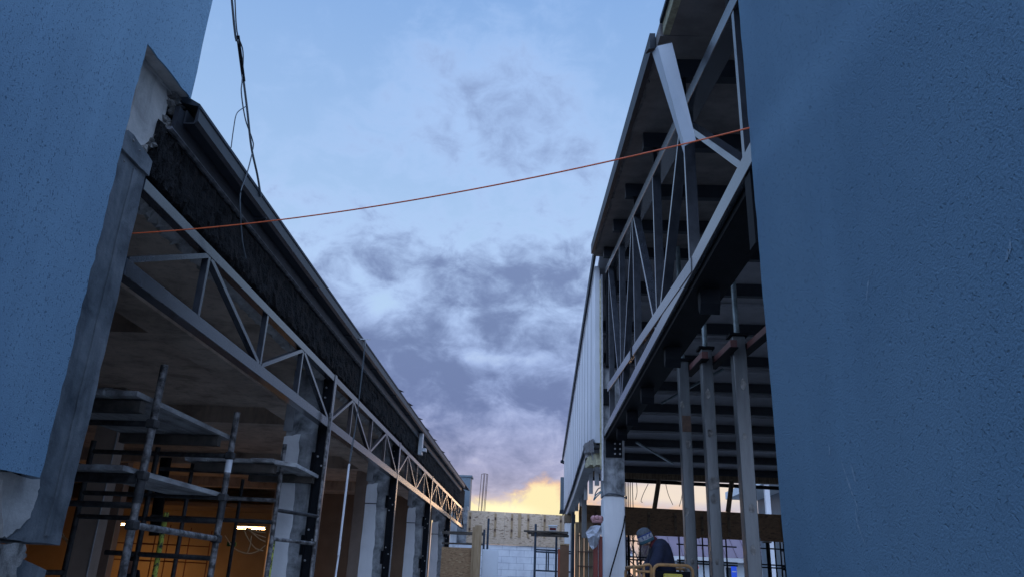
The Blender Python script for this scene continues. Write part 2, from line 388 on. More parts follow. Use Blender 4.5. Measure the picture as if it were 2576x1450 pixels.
for yy in (8.4, 14.0, 20.0, 25.6):
    part('cross_beam', MB().box(-18.95, -4.46, yy, yy + .35, 4.12, 4.416), 'ceiling', h)
sl = MB(); poly = jag((-3.06, 4.30), (-3.07, 4.41), 2, .01) + [(-3.235, 4.41), (-3.30, 4.36), (-3.28, 4.29)]
part('lintel_strip', MB().prism(poly, 'Y', 5.1, 34), 'rubble', h)
def ragged(y0, y1, prof, ny, amt, power=1.5):
    """one continuous torn surface along Y: profile points (x, z) with random displacement, closed to a thin solid"""
    m = MB(); k = len(prof); vs = []
    for i in range(ny + 1):
        y = y0 + (y1 - y0) * (i / ny) ** power
        for (x, z) in prof: vs.append((x + random.uniform(-amt, amt), y + random.uniform(-amt, amt), z + random.uniform(-amt, amt)))
    fs = [(i * k + j, i * k + j + 1, (i + 1) * k + j + 1, (i + 1) * k + j) for i in range(ny) for j in range(k - 1)]
    fs += [(i * k + k - 1, i * k, (i + 1) * k, (i + 1) * k + k - 1) for i in range(ny)] + [tuple(range(k)), tuple(range((ny + 1) * k - 1, ny * k - 1, -1))]
    return m.add(vs, fs)
rough = ragged(5.15, 33.5, [(-3.10, 4.40), (-3.12, 4.31), (-3.17, 4.27), (-3.22, 4.26), (-3.27, 4.27), (-3.31, 4.32), (-3.32, 4.40)], 260, .022)
part('mortar_lumps', rough, 'plaster', h)
part('lower_soffit', MB().box(-18.9, -9, 27.6, 29.98, 3.62, 3.75), 'brown_wall', h)
pil = thing('interior_pillar', 'brown square pillar inside left hall, nearest to pier', 'pillar', (-7.45, 12.7, 0), 'pillars inside the left hall')
part('shaft', MB().box(-7.38, -7.0, 12.7, 13.0, .06, 4.415), 'pillar', pil, None, .012)
part('corner_bead', MB().box(-7.01, -6.992, 12.69, 12.715, .06, 4.4), 'galv', pil)
dup(pil, (-4.2, 8.5, 0), 'orange lit square pillar behind nearest brown pillar in left hall')
dup(pil, (-.95, 12.4, 0), 'ochre pillar under green exit plate in left hall')
dup(pil, (2.4, 9, 0), 'pillar standing behind second row scaffold in left hall')

# eave: a near-vertical dark fascia band with a gutter on top
e = thing('roof_eave', 'dark metal fascia and gutter running along the left hall roof edge', 'eave', (-2.95, 20, 4.6))
part('gutter', MB().prism([(-2.82, 5.10), (-2.815, 4.985), (-2.84, 4.955), (-2.93, 4.955), (-2.93, 5.08), (-2.918, 5.08), (-2.918, 4.967), (-2.845, 4.967), (-2.832, 5.10)], 'Y', 5.29, 31.5), 'gutter', e)
part('gutter_bead', MB().tube([(-2.823, 5.29, 5.105), (-2.823, 31.5, 5.105)], .013, 8), 'dark_trim', e)
for y in range(7, 31, 2): part('gutter_bracket', MB().box(-2.935, -2.812, y, y + .03, 4.945, 4.9545), 'gutter', e)
part('fascia', MB().prism([(-2.935, 5.06), (-2.935, 4.93), (-2.952, 4.855), (-2.975, 4.855), (-2.975, 5.06)], 'Y', 5.2, 31.4), 'gutter', e)
part('fascia_lip', MB().prism([(-2.945, 4.850), (-2.938, 4.832), (-2.958, 4.818), (-2.985, 4.822), (-2.985, 4.850)], 'Y', 5.16, 31.3), 'gutter_lip', e)
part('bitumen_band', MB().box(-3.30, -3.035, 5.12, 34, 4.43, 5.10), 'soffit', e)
part('roof_cover', MB().prism([(-2.83, 5.125), (-3.1, 5.19), (-19.3, 6.1), (-19.3, 6.25), (-3.1, 5.31), (-2.83, 5.15)], 'Y', 5.3, 34), 'dark_trim', e)
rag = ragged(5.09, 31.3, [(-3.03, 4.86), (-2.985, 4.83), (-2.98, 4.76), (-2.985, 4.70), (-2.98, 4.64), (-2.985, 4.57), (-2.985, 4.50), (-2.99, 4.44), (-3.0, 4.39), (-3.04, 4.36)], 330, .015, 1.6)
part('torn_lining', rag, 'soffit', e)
for y in (15.2, 16.4, 18.1, 19.2, 21, 23, 25): part('loose_sheet', MB().bar((-2.86, y, 5.13), (-2.83, y + random.uniform(.3, .9), 5.17 + random.uniform(-.02, .03)), .06, .008), 'dark_trim', e)
dp = MB().box(-2.93, -2.84, 19.15, 19.35, 4.42, 4.95); dpo = part('downpipe_outlet', dp, 'galv', e)
part('outlet_spout', MB().box(-2.838, -2.74, 19.16, 19.34, 4.5, 4.58), 'galv', dpo)

# left trusses: bay one and copies
YB = [5.07, 11.05, 16.98, 22.8, 28.45, 34.1]
def left_truss(y0, y1, label, mat):
    L = y1 - y0; t = thing('steel_truss', label, 'truss', (XL, y0, 3.6), 'steel trusses along the left hall')
    part('top_chord', MB().bar((XL - .045, y0, 4.285), (XL - .045, y1 - .06, 4.285), .09, .095), mat, t, None, .004)
    part('bottom_chord', MB().bar((XL - .055, y0, 3.615), (XL - .055, y1 - .06, 3.615), .11, .125), mat, t, None, .004)
    a, b, c = y0 + L * .215, y0 + L * .49, y0 + L * .725
    zt, zb = 4.236, 3.68; x = XL - .035
    for p, q in (((y0 + .04, zb), (a - .03, zt)), ((a + .04, zt), (b - .05, zb)), ((b + .05, zb), (c - .03, zt)), ((c + .05, zt), (y1 - .14, zb))):
        part('diagonal', MB().bar((x, p[0], p[1]), (x, q[0], q[1]), .06, .045), mat, t)
    for yy in (a, b, c): part('vertical', MB().bar((x, yy, zb), (x, yy, zt), .06, .045, (1, 0, 0)), mat, t)
    return t
names = ['nearest blue-grey steel truss span, beside the bare concrete pier', 'second steel truss span from pier, behind the hanging white conduit',
         'third steel truss span from pier, below the downpipe outlet', 'fourth steel truss span from pier, narrow zigzag bars', 'farthest steel truss span, meeting the far end wall']
for i in range(5): left_truss(YB[i], YB[i + 1], names[i], 'steel' if i < 1 else 'steel_sunset')

# left posts (bolted black channel) and concrete columns
def post():
    y = YB[1]; t = thing('steel_post', 'black bolted steel post nearest the scaffold, on left hall front', 'post', (-3.1, y, 0), 'black steel posts of the left hall')
    part('web', MB().box(-3.135, -3.012, y - .004, y + .008, 0, 4.34), 'black_steel', t)
    part('flange', MB().box(-3.012, -2.994, y - .035, y + .085, 0, 4.345), 'steel', t)
    part('back_flange', MB().box(-3.152, -3.136, y - .05, y + .01, 0, 4.34), 'black_steel', t)
    for z in (1.75, 2.02, 2.15, 2.9, 3.02, 3.15, 3.85, 4.0, 4.15):
        x = -3.115 if z not in (2.02, 3.02) else -3.05
        part('bolt', MB().tube([(x, y - .004, z), (x, y - .022, z)], .015, 6), 'bolt', t)
    for z in (1.95, 3.08):
        part('fixing_plate', MB().box(-3.21, -3.1521, y - .002, y + .02, z - .13, z + .13), 'black_steel', t)
    return t
pst = post()
for k, lab in ((2, 'second black bolted steel post from the pier, left hall front'), (3, 'third black bolted steel post from the pier, left hall front'),
               (4, 'fourth black bolted steel post, just before the brown board')):
    dup(pst, (0, YB[k] - YB[1], 0), lab)
def column():
    y = YB[1] + .03; t = thing('concrete_column', 'nearest white plastered concrete column behind black post and scaffold', 'column', (-3.55, y, 0), 'concrete columns of the left hall')
    pw = jag((-3.66, 0), (-3.65, 3.42), 14, .006) + jag((-3.65, 3.42), (-3.42, 3.46), 4, .008) + jag((-3.42, 3.46), (-3.30, 0), 30, .016)
    part('plaster_face', MB().prism(pw, 'Y', y - .012, y + .02), 'white_paint', t)
    part('shaft', MB().box(-3.63, -3.10, y, y + .42, 0, 4.41), 'raw_concrete', t)
    part('joint_strip', MB().box(-3.655, -3.40, y - .016, y - .0125, 3.02, 3.04), 'dark_trim', t)
    part('bracket', MB().box(-3.67, -3.54, y - .03, y - .013, 3.5, 4.0), 'galv', t)
    part('edge_board', MB().box(-3.17, -3.145, y - .02, y - .002, .2, 2.75), 'plaster', t)
    return t
c0 = column()
for k, lab in ((2, 'second white plastered concrete column, left of the hanging conduit'), (3, 'third white plastered concrete column of left hall'), (4, 'fourth white plastered column, beside the brown board')):
    dup(c0, (0, YB[k] - YB[1], 0), lab)

# ------------------------------------------------------------------ left scaffold
def tub(a, b, r=.027, n=10): return MB().tube([a, b], r, n)
def deck(parent, x0, x1, y0, y1, z, over=0):
    m = MB(); k = max(2, round((x1 - x0) / .27)); wd = (x1 - x0) / k
    for i in range(k):
        dz = random.uniform(-.006, .006); m.box(x0 + i * wd + .004, x0 + (i + 1) * wd - .004, y0 + random.uniform(-.06, .05), y1 + random.uniform(-.08, .08), z + dz, z + .045 + dz)
    return m
s1 = thing('scaffold_tower', 'rusty tube scaffold tower nearest the pier with two mortar caked decks', 'scaffold', (-4.1, 7.6, 0), 'scaffold towers in the left hall')
UP = [(-3.42, 6.75, 3.32), (-3.42, 8.62, 3.27)]
for x, y, z in UP:
    up = part('upright', tub((x, y, .06), (x, y, z), .034, 12), 'tube', s1)
    part('coupling', tub((x, y, 2.10), (x, y, 2.32), .041, 12), 'tube_dark', up)
part('paper_tag', MB().tube([(-3.42, 8.62, 2.60), (-3.42, 8.62, 2.78)], .037, 12), 'pvc', s1)
for x, y, z in ((-5.0, 6.75, 2.9), (-5.0, 8.62, 2.9)):
    part('upright', tub((x, y, .06), (x, y, z), .03, 10), 'tube_dark', s1)
for x, y, z, m_ in ((-4.25, 8.62, 2.85, 'tube_dark'), (-4.08, 8.75, 2.16, 'yellow_flake')):
    part('brace_post', tub((x, y, .06), (x, y, z), .028, 10), m_, s1)
for z in (1.92,): part('ledger', tub((-3.42, 6.75, z), (-3.42, 8.62, z - .02), .03), 'tube', s1)
for y in (6.75, 8.62):
    for z in (2.78, 2.33, 2.08):
        part('transom', tub((-3.42, y, z), (-5.0, y, z), .026), 'tube_dark', s1)
for z in (2.60, 1.50): part('ledger', tub((-5.0, 6.75, z), (-5.0, 8.62, z), .026), 'tube_dark', s1)
part('transom', tub((-3.42, 8.62, 1.70), (-4.6, 8.62, 1.72), .026), 'tube_dark', s1)
for x, y, z in ((-3.42, 6.75, 1.92), (-3.42, 8.62, 1.9), (-3.42, 6.75, 2.78), (-3.42, 8.62, 2.78), (-3.42, 6.75, 2.33), (-3.42, 8.62, 2.33)):
    part('coupler', MB().box(x - .045, x + .045, y - .05, y + .05, z - .04, z + .04), 'tube_dark', s1, None, .012)
d1 = part('deck', deck(s1, -4.62, -3.48, 6.5, 8.7, 2.97), 'plank', s1)
for yy in (6.62, 8.4): part('deck_bearer', MB().box(-4.6, -3.5, yy, yy + .1, 2.86, 2.962), 'plank_under', d1)
part('mortar_crust', MB().prism(jag((-4.62, 3.02), (-3.6, 3.02), 3, .001) + jag((-3.6, 3.02), (-4.62, 3.09), 16, .012), 'Y', 6.5, 6.9), 'rubble', d1)
d2 = part('deck', deck(s1, -4.05, -3.48, 6.55, 8.75, 2.345), 'plank', s1)
part('deck_bearer', MB().box(-4.3, -3.44, 6.7, 6.78, 2.26, 2.338), 'tube_dark', d2)
s2 = thing('scaffold_tower', 'scaffold tower against the first concrete column with one thick deck', 'scaffold', (-3.9, 10.2, 0), 'scaffold towers in the left hall')
for x, y, z, r in ((-3.32, 10.15, 3.17, .03), (-2.93, 10.75, 3.72, .022)):
    part('upright', tub((x, y, .06), (x, y, z), r, 10), 'tube', s2)
for x, y, z in ((-4.5, 10.15, 2.9), (-4.5, 12.0, 2.9), (-3.9, 12.2, 2.9)): part('upright', tub((x, y, .06), (x, y, z), .026, 10), 'tube_dark', s2)
for z, m_ in ((2.33, 'tube_dark'), (1.98, 'tube')):
    part('ledger', tub((-3.32, 10.15, z), (-2.93, 10.75, z - .02), .024), m_, s2)
for z, m_ in ((2.78, 'tube_dark'), (2.45, 'tube'), (2.18, 'tube_dark')): part('transom', tub((-3.32, 10.15, z), (-4.9, 10.1, z + .01), .026), m_, s2)
part('brace_post', tub((-3.42, 10.55, .06), (-3.42, 10.55, 2.0), .022), 'yellow_flake', s2)
d3 = part('deck', deck(s2, -4.45, -3.30, 9.75, 11.0, 2.87), 'plank', s2)
for xa, xb, yy in ((-4.35, -3.32, 9.85), (-4.0, -3.1, 10.85)): part('deck_bearer', MB().box(xa, xb, yy, yy + .12, 2.76, 2.862), 'plank_under', d3)
part('side_plank', MB().add([(-3.30, 9.78, 2.86), (-3.08, 10.0, 2.86), (-3.06, 11.0, 2.84), (-3.30, 11.0, 2.84), (-3.30, 9.78, 2.915), (-3.08, 10.0, 2.905), (-3.06, 11.0, 2.885), (-3.30, 11.0, 2.885)],
     [(0, 3, 2, 1), (4, 5, 6, 7), (0, 1, 5, 4), (1, 2, 6, 5), (2, 3, 7, 6), (3, 0, 4, 7)]), 'plank', d3)

# loose things in the left hall
def tube_lamp(x0, x1, y, z, label, e):
    t = thing('tube_lamp', label, 'lamp', ((x0 + x1) / 2, y, z), 'lit tube lamps in the left hall')
    part('housing', MB().box(x0, x1, y - .05, y + .05, z + .03, z + .055), 'white', t)
    part('tube', MB().tube([(x0 + .03, y, z), (x1 - .03, y, z)], .015, 10), 'lamp', t)
    l = bpy.data.lights.new('lamp_light', 'AREA'); l.shape = 'RECTANGLE'; l.size = x1 - x0; l.size_y = .06
    l.energy = e; l.color = (1, .56, .20); lo = bpy.data.objects.new('lamp_light', l); COL.objects.link(lo)
    lo.parent = t; lo.location = (0, 0, -.05); lo.visible_camera = True
    return t
A = pY(270, 1314, 27.5); B = pY(372, 1319, 27.5)
tube_lamp(A.x, B.x, 27.5, A.z, 'lit tube lamp seen between brown pillar and scaffold', 38)
A = pY(592, 1323, 24.0); B = pY(668, 1326, 24.0)
tube_lamp(A.x, B.x, 24.0, A.z, 'lit tube lamp with loose cables hanging beside it', 20)
t = thing('hanging_cables', 'cream loose cables dangling near lit lamp behind scaffold', 'cables', tuple(pY(640, 1330, 20)))
for pts in (((612, 1325), (622, 1350), (640, 1375), (662, 1384)), ((616, 1325), (640, 1340), (668, 1350)), ((618, 1325), (645, 1335), (668, 1338)), ((622, 1325), (650, 1352), (667, 1360)),
            ((565, 1345), (590, 1378), (625, 1390), (650, 1383), (667, 1370)), ((632, 1346), (628, 1372), (622, 1388))):
    part('cable', MB().tube(curve([pY(x, y, 20 + .1 * i) for i, (x, y) in enumerate(pts)]), .014, 6), 'cream_cable', t)
t = thing('hanging_cables', 'pale frayed wires dangling at left edge beside concrete pier', 'cables', tuple(pY(160, 1340, 16)))
for pts in (((150, 1342), (160, 1352), (175, 1366)), ((152, 1346), (163, 1350), (176, 1362), (172, 1372)), ((158, 1340), (168, 1362), (172, 1374))):
    part('cable', MB().tube(curve([pY(x, y, 16) for x, y in pts]), .012, 6), 'cream_cable', t)
p = pY(582, 1367, 23.6)
t = thing('exit_plate', 'small dark green exit plate on ochre pillar in left hall', 'sign', tuple(p))
part('plate', MB().box(p.x - .13, p.x + .13, p.y - .02, p.y + .02, p.z - .06, p.z + .06), 'signgreen', t)
part('arrow', MB().prism([(p.x - .07, p.z), (p.x - .01, p.z + .03), (p.x - .01, p.z + .01), (p.x + .07, p.z + .01), (p.x + .07, p.z - .01), (p.x - .01, p.z - .01), (p.x - .01, p.z - .03)], 'Y', p.y - .026, p.y - .022), 'white', t)
# red bar frames stacked far back
def red_frame(x, label, first=[None]):
    if first[0]: return dup(first[0], (x - first[0].location.x, random.uniform(-.2, .2), 0), label)
    y = 23; t = thing('bar_frame', label, 'frame', (x, y, 0), 'rusty bar frames stored in left hall'); first[0] = t
    for dx in (0, .62, 1.24): part('bar', tub((x + dx, y, .06), (x + dx, y, 2.75 - dx * .1), .017, 6), 'redbar', t)
    for z in (.6, 1.2, 1.75, 2.2): part('rung', tub((x, y, z), (x + 1.24, y, z - .02), .015, 6), 'redbar', t)
    return t
for x, lab in ((-12.15, 'rusty bar frame behind the dark standing figure'), (-11.3, 'rusty bar frame behind scaffold, middle one'), (-10.6, 'rusty bar frame right of the others, by yellow flaked tube')): red_frame(x, lab)
for (xa, xb, yy, lab) in ((332, 345, 1385, 'dark duct hanging under left hall ceiling behind scaffold'),):
    a = pY(395, 1270, 19); b = pY(388, 1345, 19)
    tub_ = MB().tube([(a.x, 19, 4.1), (a.x + .03, 19, a.z), (b.x, 19, b.z)], .13, 10)
    solo('ceiling_duct', tub_, 'black_steel', lab, 'duct', (a.x, 19, 4.1))

# ------------------------------------------------------------------ left wires and conduit
g_ = lambda x, y: pX(x, y, -2.81)
t = thing('cable_drop', 'twisted grey cable bundle hanging from above onto the left gutter', 'cable', tuple(g_(655, 490)))
part('main_cable', MB().tube(curve([Vector((-2.75, 3.6, 8.6)), g_(583, 0), g_(600, 110), g_(612, 200), g_(622, 280), g_(632, 370), g_(647, 440), g_(656, 495)]), .011, 8), 'cable', t)
part('second_cable', MB().tube(curve([g_(584, 0) + Vector((.02, 0, .02)), g_(596, 80), g_(611, 130), g_(609, 200), g_(607, 235), g_(617, 300), g_(634, 350), g_(636, 375), g_(620, 440), g_(606, 480), g_(604, 520), g_(609, 600), g_(618, 650)]), .006, 6), 'cable', t)
part('branch_cable', MB().tube(curve([g_(618, 268), g_(596, 285), g_(588, 320), g_(581, 372)]), .005, 6), 'cable', t)
part('tape_wrap', MB().tube([g_(598, 90), g_(613, 205)], .017, 8), 'black_steel', t)
q = lambda x, y: pX(x, y, -2.79)
t = thing('hanging_conduit', 'white conduit tied to wires hanging from left gutter bracket', 'conduit', tuple(q(845, 1450)))
part('bracket', MB().bar(q(905, 851), q(931, 853), .02, .015).bar(q(918, 852), q(918, 872), .015, .015), 'galv', t)
part('wire', MB().tube(curve([q(919, 855), q(915, 900), q(908, 960), q(893, 1080), q(880, 1160)]), .007, 6), 'cable', t)
part('second_wire', MB().tube(curve([q(917, 870), q(912, 910), q(897, 1050), q(884, 1120), q(876, 1180)]), .005, 6), 'cable', t)
part('conduit', MB().tube([q(878, 1165), q(851, 1395)], .017, 8), 'pvc', t)
part('conduit_end', MB().tube([q(855, 1372), q(842, 1460)], .014, 8), 'pvc', t)
a, b = Vector((-3.08, 5.12, 3.80)), Vector((1.16, 3.68, 4.00)); pts = []
a, b = pX(318, 588, -3.06), pX(1900, 318, 1.13)
for i in range(33):
    s = i / 32; pts.append(a.lerp(b, s) - Vector((0, 0, .11 * 4 * s * (1 - s))))
solo('extension_cable', MB().tube(pts, .0045, 8), 'orange', 'thin orange cable strung across the gap between both buildings', 'cable', tuple(a))

# ------------------------------------------------------------------ right: blue wall
_a, _b = pX(2200, 0, 1.1), pX(1890, 395, 1.1)
M['stucco_right'] = stucco('dark_blue_stucco', (.175, .29, .385), (.13, .235, .33), (.06, .12, .19), 120, .008, pitamt=.06, band=((_a.y, _a.z), (_b.y, _b.z), .22))
w = thing('rendered_wall', 'huge dark blue stucco wall filling the right foreground', 'wall', (1.3, 0, 0))
poly = [(-4, 0)] + jag((3.60, 0), (3.62, 9.5), 90, .007) + [(3.62, 9.5), (-4, 9.5)]
part('stucco_coat', MB().prism(poly, 'X', 1.1, 1.19), 'stucco_right', w)
part('masonry', MB().box(1.192, 1.6, -4, 3.57, 0, 9.45), 'concrete', w)
M['scuff'] = simple('chalky_scuff', (.30, .40, .48), (.19, .30, .41), 60, .9, 0, .3, .003, lo=.40, hi=.55)
for pl in ([(2083, 1112), (2086, 1130), (2084, 1152)], [(2112, 1148), (2126, 1190), (2140, 1232), (2154, 1268), (2158, 1290)], [(2135, 1150), (2146, 1190), (2152, 1215)], [(2150, 1275), (2158, 1320), (2176, 1370)], [(2540, 600), (2538, 640)], [(2535, 625), (2531, 655)], [(2185, 690), (2178, 760)]):
    c_ = curve([pX(x, y, 1.0985) for x, y in pl]); vs = []; k = len(c_)
    for i, p in enumerate(c_):
        h_ = random.uniform(.003, .010) * math.sin(math.pi * (i + .5) / k); vs += [p + Vector((0, h_, 0)), p - Vector((0, h_, 0))]
    part('scuff_mark', MB().add(vs, [(2 * i, 2 * i + 1, 2 * i + 3, 2 * i + 2) for i in range(k - 1)]), 'scuff', w)

# ------------------------------------------------------------------ right: hall roof (gable, ridge across the passage)
XR = 1.2
zr = lambda y: 6.18 + .170 * (y - 6.23)
RY, RZ = 13.55, 6.18 + .170 * (13.55 - 6.23)
zf = lambda y: RZ - .0875 * (y - RY)
zc = lambda y: 5.19 + .2035 * (y - 4.09)
rf = thing('hall_roof', 'pitched sheet roof over right hall with dark underside', 'roof', (6, RY, RZ))
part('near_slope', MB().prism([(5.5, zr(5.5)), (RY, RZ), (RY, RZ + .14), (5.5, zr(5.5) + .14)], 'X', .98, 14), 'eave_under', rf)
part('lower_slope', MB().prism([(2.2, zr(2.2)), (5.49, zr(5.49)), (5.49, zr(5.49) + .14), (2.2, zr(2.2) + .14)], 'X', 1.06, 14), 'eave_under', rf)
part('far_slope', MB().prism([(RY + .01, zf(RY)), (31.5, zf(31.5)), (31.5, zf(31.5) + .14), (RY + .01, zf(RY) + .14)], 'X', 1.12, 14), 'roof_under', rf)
part('foam_edge', MB().prism([(2.2, zr(2.2) + .0), (5.48, zr(5.48) + .0), (5.48, zr(5.48) + .12), (2.2, zr(2.2) + .12)], 'X', 1.0, 1.058), 'foam', rf, 'yellowed foam edge where the trim is gone')
part('top_trim', MB().prism([(2.2, zr(2.2) + .122), (5.48, zr(5.48) + .122), (5.48, zr(5.48) + .16), (2.2, zr(2.2) + .16)], 'X', .975, 1.06), 'dark_trim', rf)
gt = MB(); gt.prism([(5.72, zr(5.72) - .04), (9.5, zr(9.5) - .03), (13.3, zr(13.3) - .02), (13.3, zr(13.3) + .17), (5.72, zr(5.72) + .17)], 'X', .925, .975)
part('verge_trim', gt, 'dark_trim', rf)
ft = MB()
for i in range(40):
    y = 5.8 + 7.3 * i / 40; ft.ball((.99 + random.uniform(-.005, .02), y, zr(y) - .005), .02, random.uniform(.05, .1), random.uniform(.008, .02), 6, 4, .4)
part('foam_crumbs', ft, 'eave_under', rf)
for y in (4.3, 5.95, 7.65, 9.4, 11.1, 12.85):
    pu = part('purlin', MB().box(1.12, 13.9, y - .05, y + .05, zr(y) - .20, zr(y - .05) - .002), 'gutter', rf)
    part('purlin_cleat', MB().box(1.23, 1.27, y - .03, y + .03, zc(y) + .05, zr(y) - .201), 'black_steel', pu)
for k in range(9):
    y = 14.6 + 2.0 * k
    part('purlin', MB().box(1.3, 13.9, y - .06, y + .06, zf(y) - .26, zf(y + .06) - .003), 'gutter', rf)
    part('roof_rib', MB().box(1.3, 13.9, y + .85, y + .95, zf(y + .9) - .08, zf(y + .95) - .003), 'roof_under', rf)
part('eave_beam', MB().box(1.3, 13.9, 30.6, 30.85, 5.45, zf(30.85) - .003), 'timber_dark', rf)
part('wind_brace', MB().bar((3.2, 25, 5.9), (4.9, 28.3, 5.75), .08, .05).bar((6.2, 20, 6.2), (7.6, 24.6, 6.0), .08, .05).bar((4.4, 18, 6.5), (3.4, 21, 6.3), .05, .05), 'greenpipe', rf)
part('sky_block_wall', MB().box(13.9, 14.1, 2.2, 31.5, 0, 6), 'dark_trim', rf)  # unseen dark side wall, added to block sky light from the hall

# right truss
t = thing('steel_truss', 'tall dark steel gable truss spanning the right hall opening', 'truss', (XR, 8.6, 3.9))
yA, yB = 3.3, 13.5
zb = lambda y: 3.98 + .016 * (y - 4.2)
zu = lambda y: 4.03 + .102 * (y - 5.9)
part('top_chord', MB().bar((XR + .08, yA, zc(yA)), (XR + .08, yB - .05, zc(yB - .05)), .15, .115), 'steel', t, None, .004)
part('top_flange', MB().bar((XR + .02, yA, zc(yA) - .066), (XR + .19, yA, zc(yA) - .066), .01, .01), 'black_steel', t)
part('bottom_chord', MB().bar((XR + .02, yA, zb(yA)), (XR + .02, yB + .55, zb(yB + .55)), .04, .135), 'steel', t, None, .004)
part('bottom_box', MB().bar((XR + .19, yA, zb(yA) - .03), (XR + .19, yB + .4, zb(yB + .4) - .03), .295, .18), 'black_steel', t)
part('tie_bar', MB().bar((XR + .015, 5.72, zu(5.72) - .004), (XR + .015, 13.1, zu(13.1)), .044, .125), 'steel', t, None, .004)
part('tie_splice', MB().bar((XR - .012, 9.62, zu(9.62)), (XR - .012, 9.72, zu(9.72)), .008, .15), 'black_steel', t)
def web(a, b, w_=.05, d_=.09):
    return MB().bar((XR + .055, a[0], a[1]), (XR + .055, b[0], b[1]), d_, w_)
for y in (4.12, 5.85, 7.62, 9.42, 11.1, 12.9):
    part('vertical', web((y, zb(y) + .07), (y, zc(y) - .06), .055 if y < 5 else .045), 'steel', t)
for ya, yb in ((6.0, 4.22), (5.95, 7.52), (9.32, 7.72), (9.5, 11.0), (12.95, 11.2)):
    part('diagonal', web((yb, zb(yb) + .07), (ya, zc(ya) - .06)), 'steel', t)
part('gusset', MB().box(XR + .01, XR + .26, 4.02, 4.14, 3.44, 3.90), 'black_steel', t)
for y in (4.3, 5.97, 7.74, 9.62, 11.2, 12.6):
    b_ = MB().prism([(y - .05, zb(y) - .10), (y + .05, zb(y) - .10), (y + .05, zb(y) - .27), (y - .0, zb(y) - .33), (y - .05, zb(y) - .25)], 'X', 1.30, 1.46)
    part('hanger_bracket', b_, 'black_steel', t)
# joists running in from the brackets
# right column
def right_col():
    t = thing('concrete_column', 'white column carrying the tall truss, right hall front', 'column', (1.38, 14, 0))
    part('shaft', MB().box(1.2, 1.57, 14.0, 14.6, 0, 3.05), 'white_paint', t, None, .015)
    part('bare_head', MB().box(1.195, 1.575, 13.99, 14.6, 3.06, 5.35), 'raw_concrete', t, None, .01)
    part('corner_steel', MB().box(1.16, 1.19, 13.9, 14.05, 3.3, 7.2), 'galv', t)
    pl = part('bolted_plate', MB().box(1.24, 1.53, 13.95, 13.985, 3.72, 4.03), 'black_steel', t)
    for x in (1.40, 1.49):
        for z in (3.78, 3.87, 3.96): part('bolt', MB().tube([(x, 13.95, z), (x, 13.93, z)], .018, 6), 'bolt', pl)
    pl = part('bolted_plate', MB().box(1.2, 1.34, 13.9, 13.985, 4.66, 4.95), 'black_steel', t)
    part('top_stanchion', MB().box(1.25, 1.45, 13.75, 13.95, 5.36, 7.35), 'black_steel', t)
    part('wire_tie', MB().tube(curve([(1.18, 13.99, 3.04), (1.3, 13.975, 3.09), (1.5, 13.98, 3.07), (1.59, 14.0, 3.02), (1.61, 14.1, 3.06)]), .012, 6), 'cable', t)
    part('foam_strip', MB().prism(jag((1.135, 3.5), (1.165, 3.5), 2, .002) + jag((1.165, 3.5), (1.165, 7.1), 20, .006) + jag((1.165, 7.1), (1.135, 7.1), 2, .002) + jag((1.135, 7.1), (1.135, 3.5), 20, .006), 'Y', 13.93, 14.0), 'foam', t)
    return t
right_col()
a, b = pY(1568, 1305, 13.9), pY(1533, 1452, 13.9)
solo('loose_cable', MB().tube(curve([pY(1572, 1295, 13.97), pY(1566, 1330, 13.95), pY(1548, 1395, 13.95), pY(1532, 1455, 13.95), pY(1525, 1520, 13.95)]), .012, 6), 'black_steel', 'thin black cable slanting down the white right hall column', 'cable', tuple(a))

# right cladding
cl = thing('cladding_wall', 'pale sandwich panel wall above open bays beyond right column', 'wall', (1.1, 22, 4))
XP = 1.05
bot = [(14.02, 3.98), (15.3, 4.16), (16.6, 4.32), (18.5, 4.25), (22.5, 4.08), (26, 4.0), (29.6, 3.95)]
def botz(y):
    y = min(max(y, bot[0][0]), bot[-1][0])
    for a, b in zip(bot, bot[1:]):
        if y <= b[0] + 1e-6: return a[1] + (b[1] - a[1]) * (y - a[0]) / (b[0] - a[0])
ys = [14.02]
while ys[-1] < 29.4: ys.append(min(29.6, ys[-1] + 1.02))
for i, (y0, y1) in enumerate(zip(ys, ys[1:])):
    part('panel', MB().prism([(y0 + .02, botz(y0)), (y1 - .02, botz(y1)), (y1 - .02, zf(y1) + .05), (y0 + .02, zf(y0) + .05)], 'X', XP, XP + .1), 'sandwich', cl, None, .006)
for y in ys[1:-1]:
    part('seam_strip', MB().box(XP - .0025, XP + .012, y - .022, y + .022, botz(y) + .02, zf(y)), 'dark_trim', cl)
part('panel_backing', MB().prism([(14.05, 4.45), (29.55, 4.45), (29.55, zf(29.55) - .02), (14.05, zf(14.05) - .02)], 'X', XP + .02, XP + .065), 'dark_trim', cl)
part('roof_trim', MB().prism([(RY, RZ - .01), (30.2, zf(30.2) + .0), (30.2, zf(30.2) + .2), (RY, RZ + .2)], 'X', XP - .06, XP - .012), 'dark_trim', cl)
part('gutter_end', MB().bar((XP - .1, 30.2, zf(30.2)), (XP + .1, 30.1, zf(30.2) - .08), .08, .1), 'dark_trim', cl)
drip = MB(); 
for a, b in zip(bot[2:], bot[3:]): drip.bar((XP - .02, a[0], a[1] - .02), (XP - .02, b[0], b[1] - .02), .04, .06)
part('drip_trim', drip, 'dark_trim', cl)
sof = MB()
for a, b in zip(bot[2:], bot[3:]): sof.prism([(a[0], a[1] - .055), (b[0], b[1] - .055), (b[0], b[1] - .25), (a[0], a[1] - .25)], 'X', XP + .02, XP + .24)
part('underside_box', sof, 'stud', cl)
mem = MB(); n = 14; vs = []; rows = 4
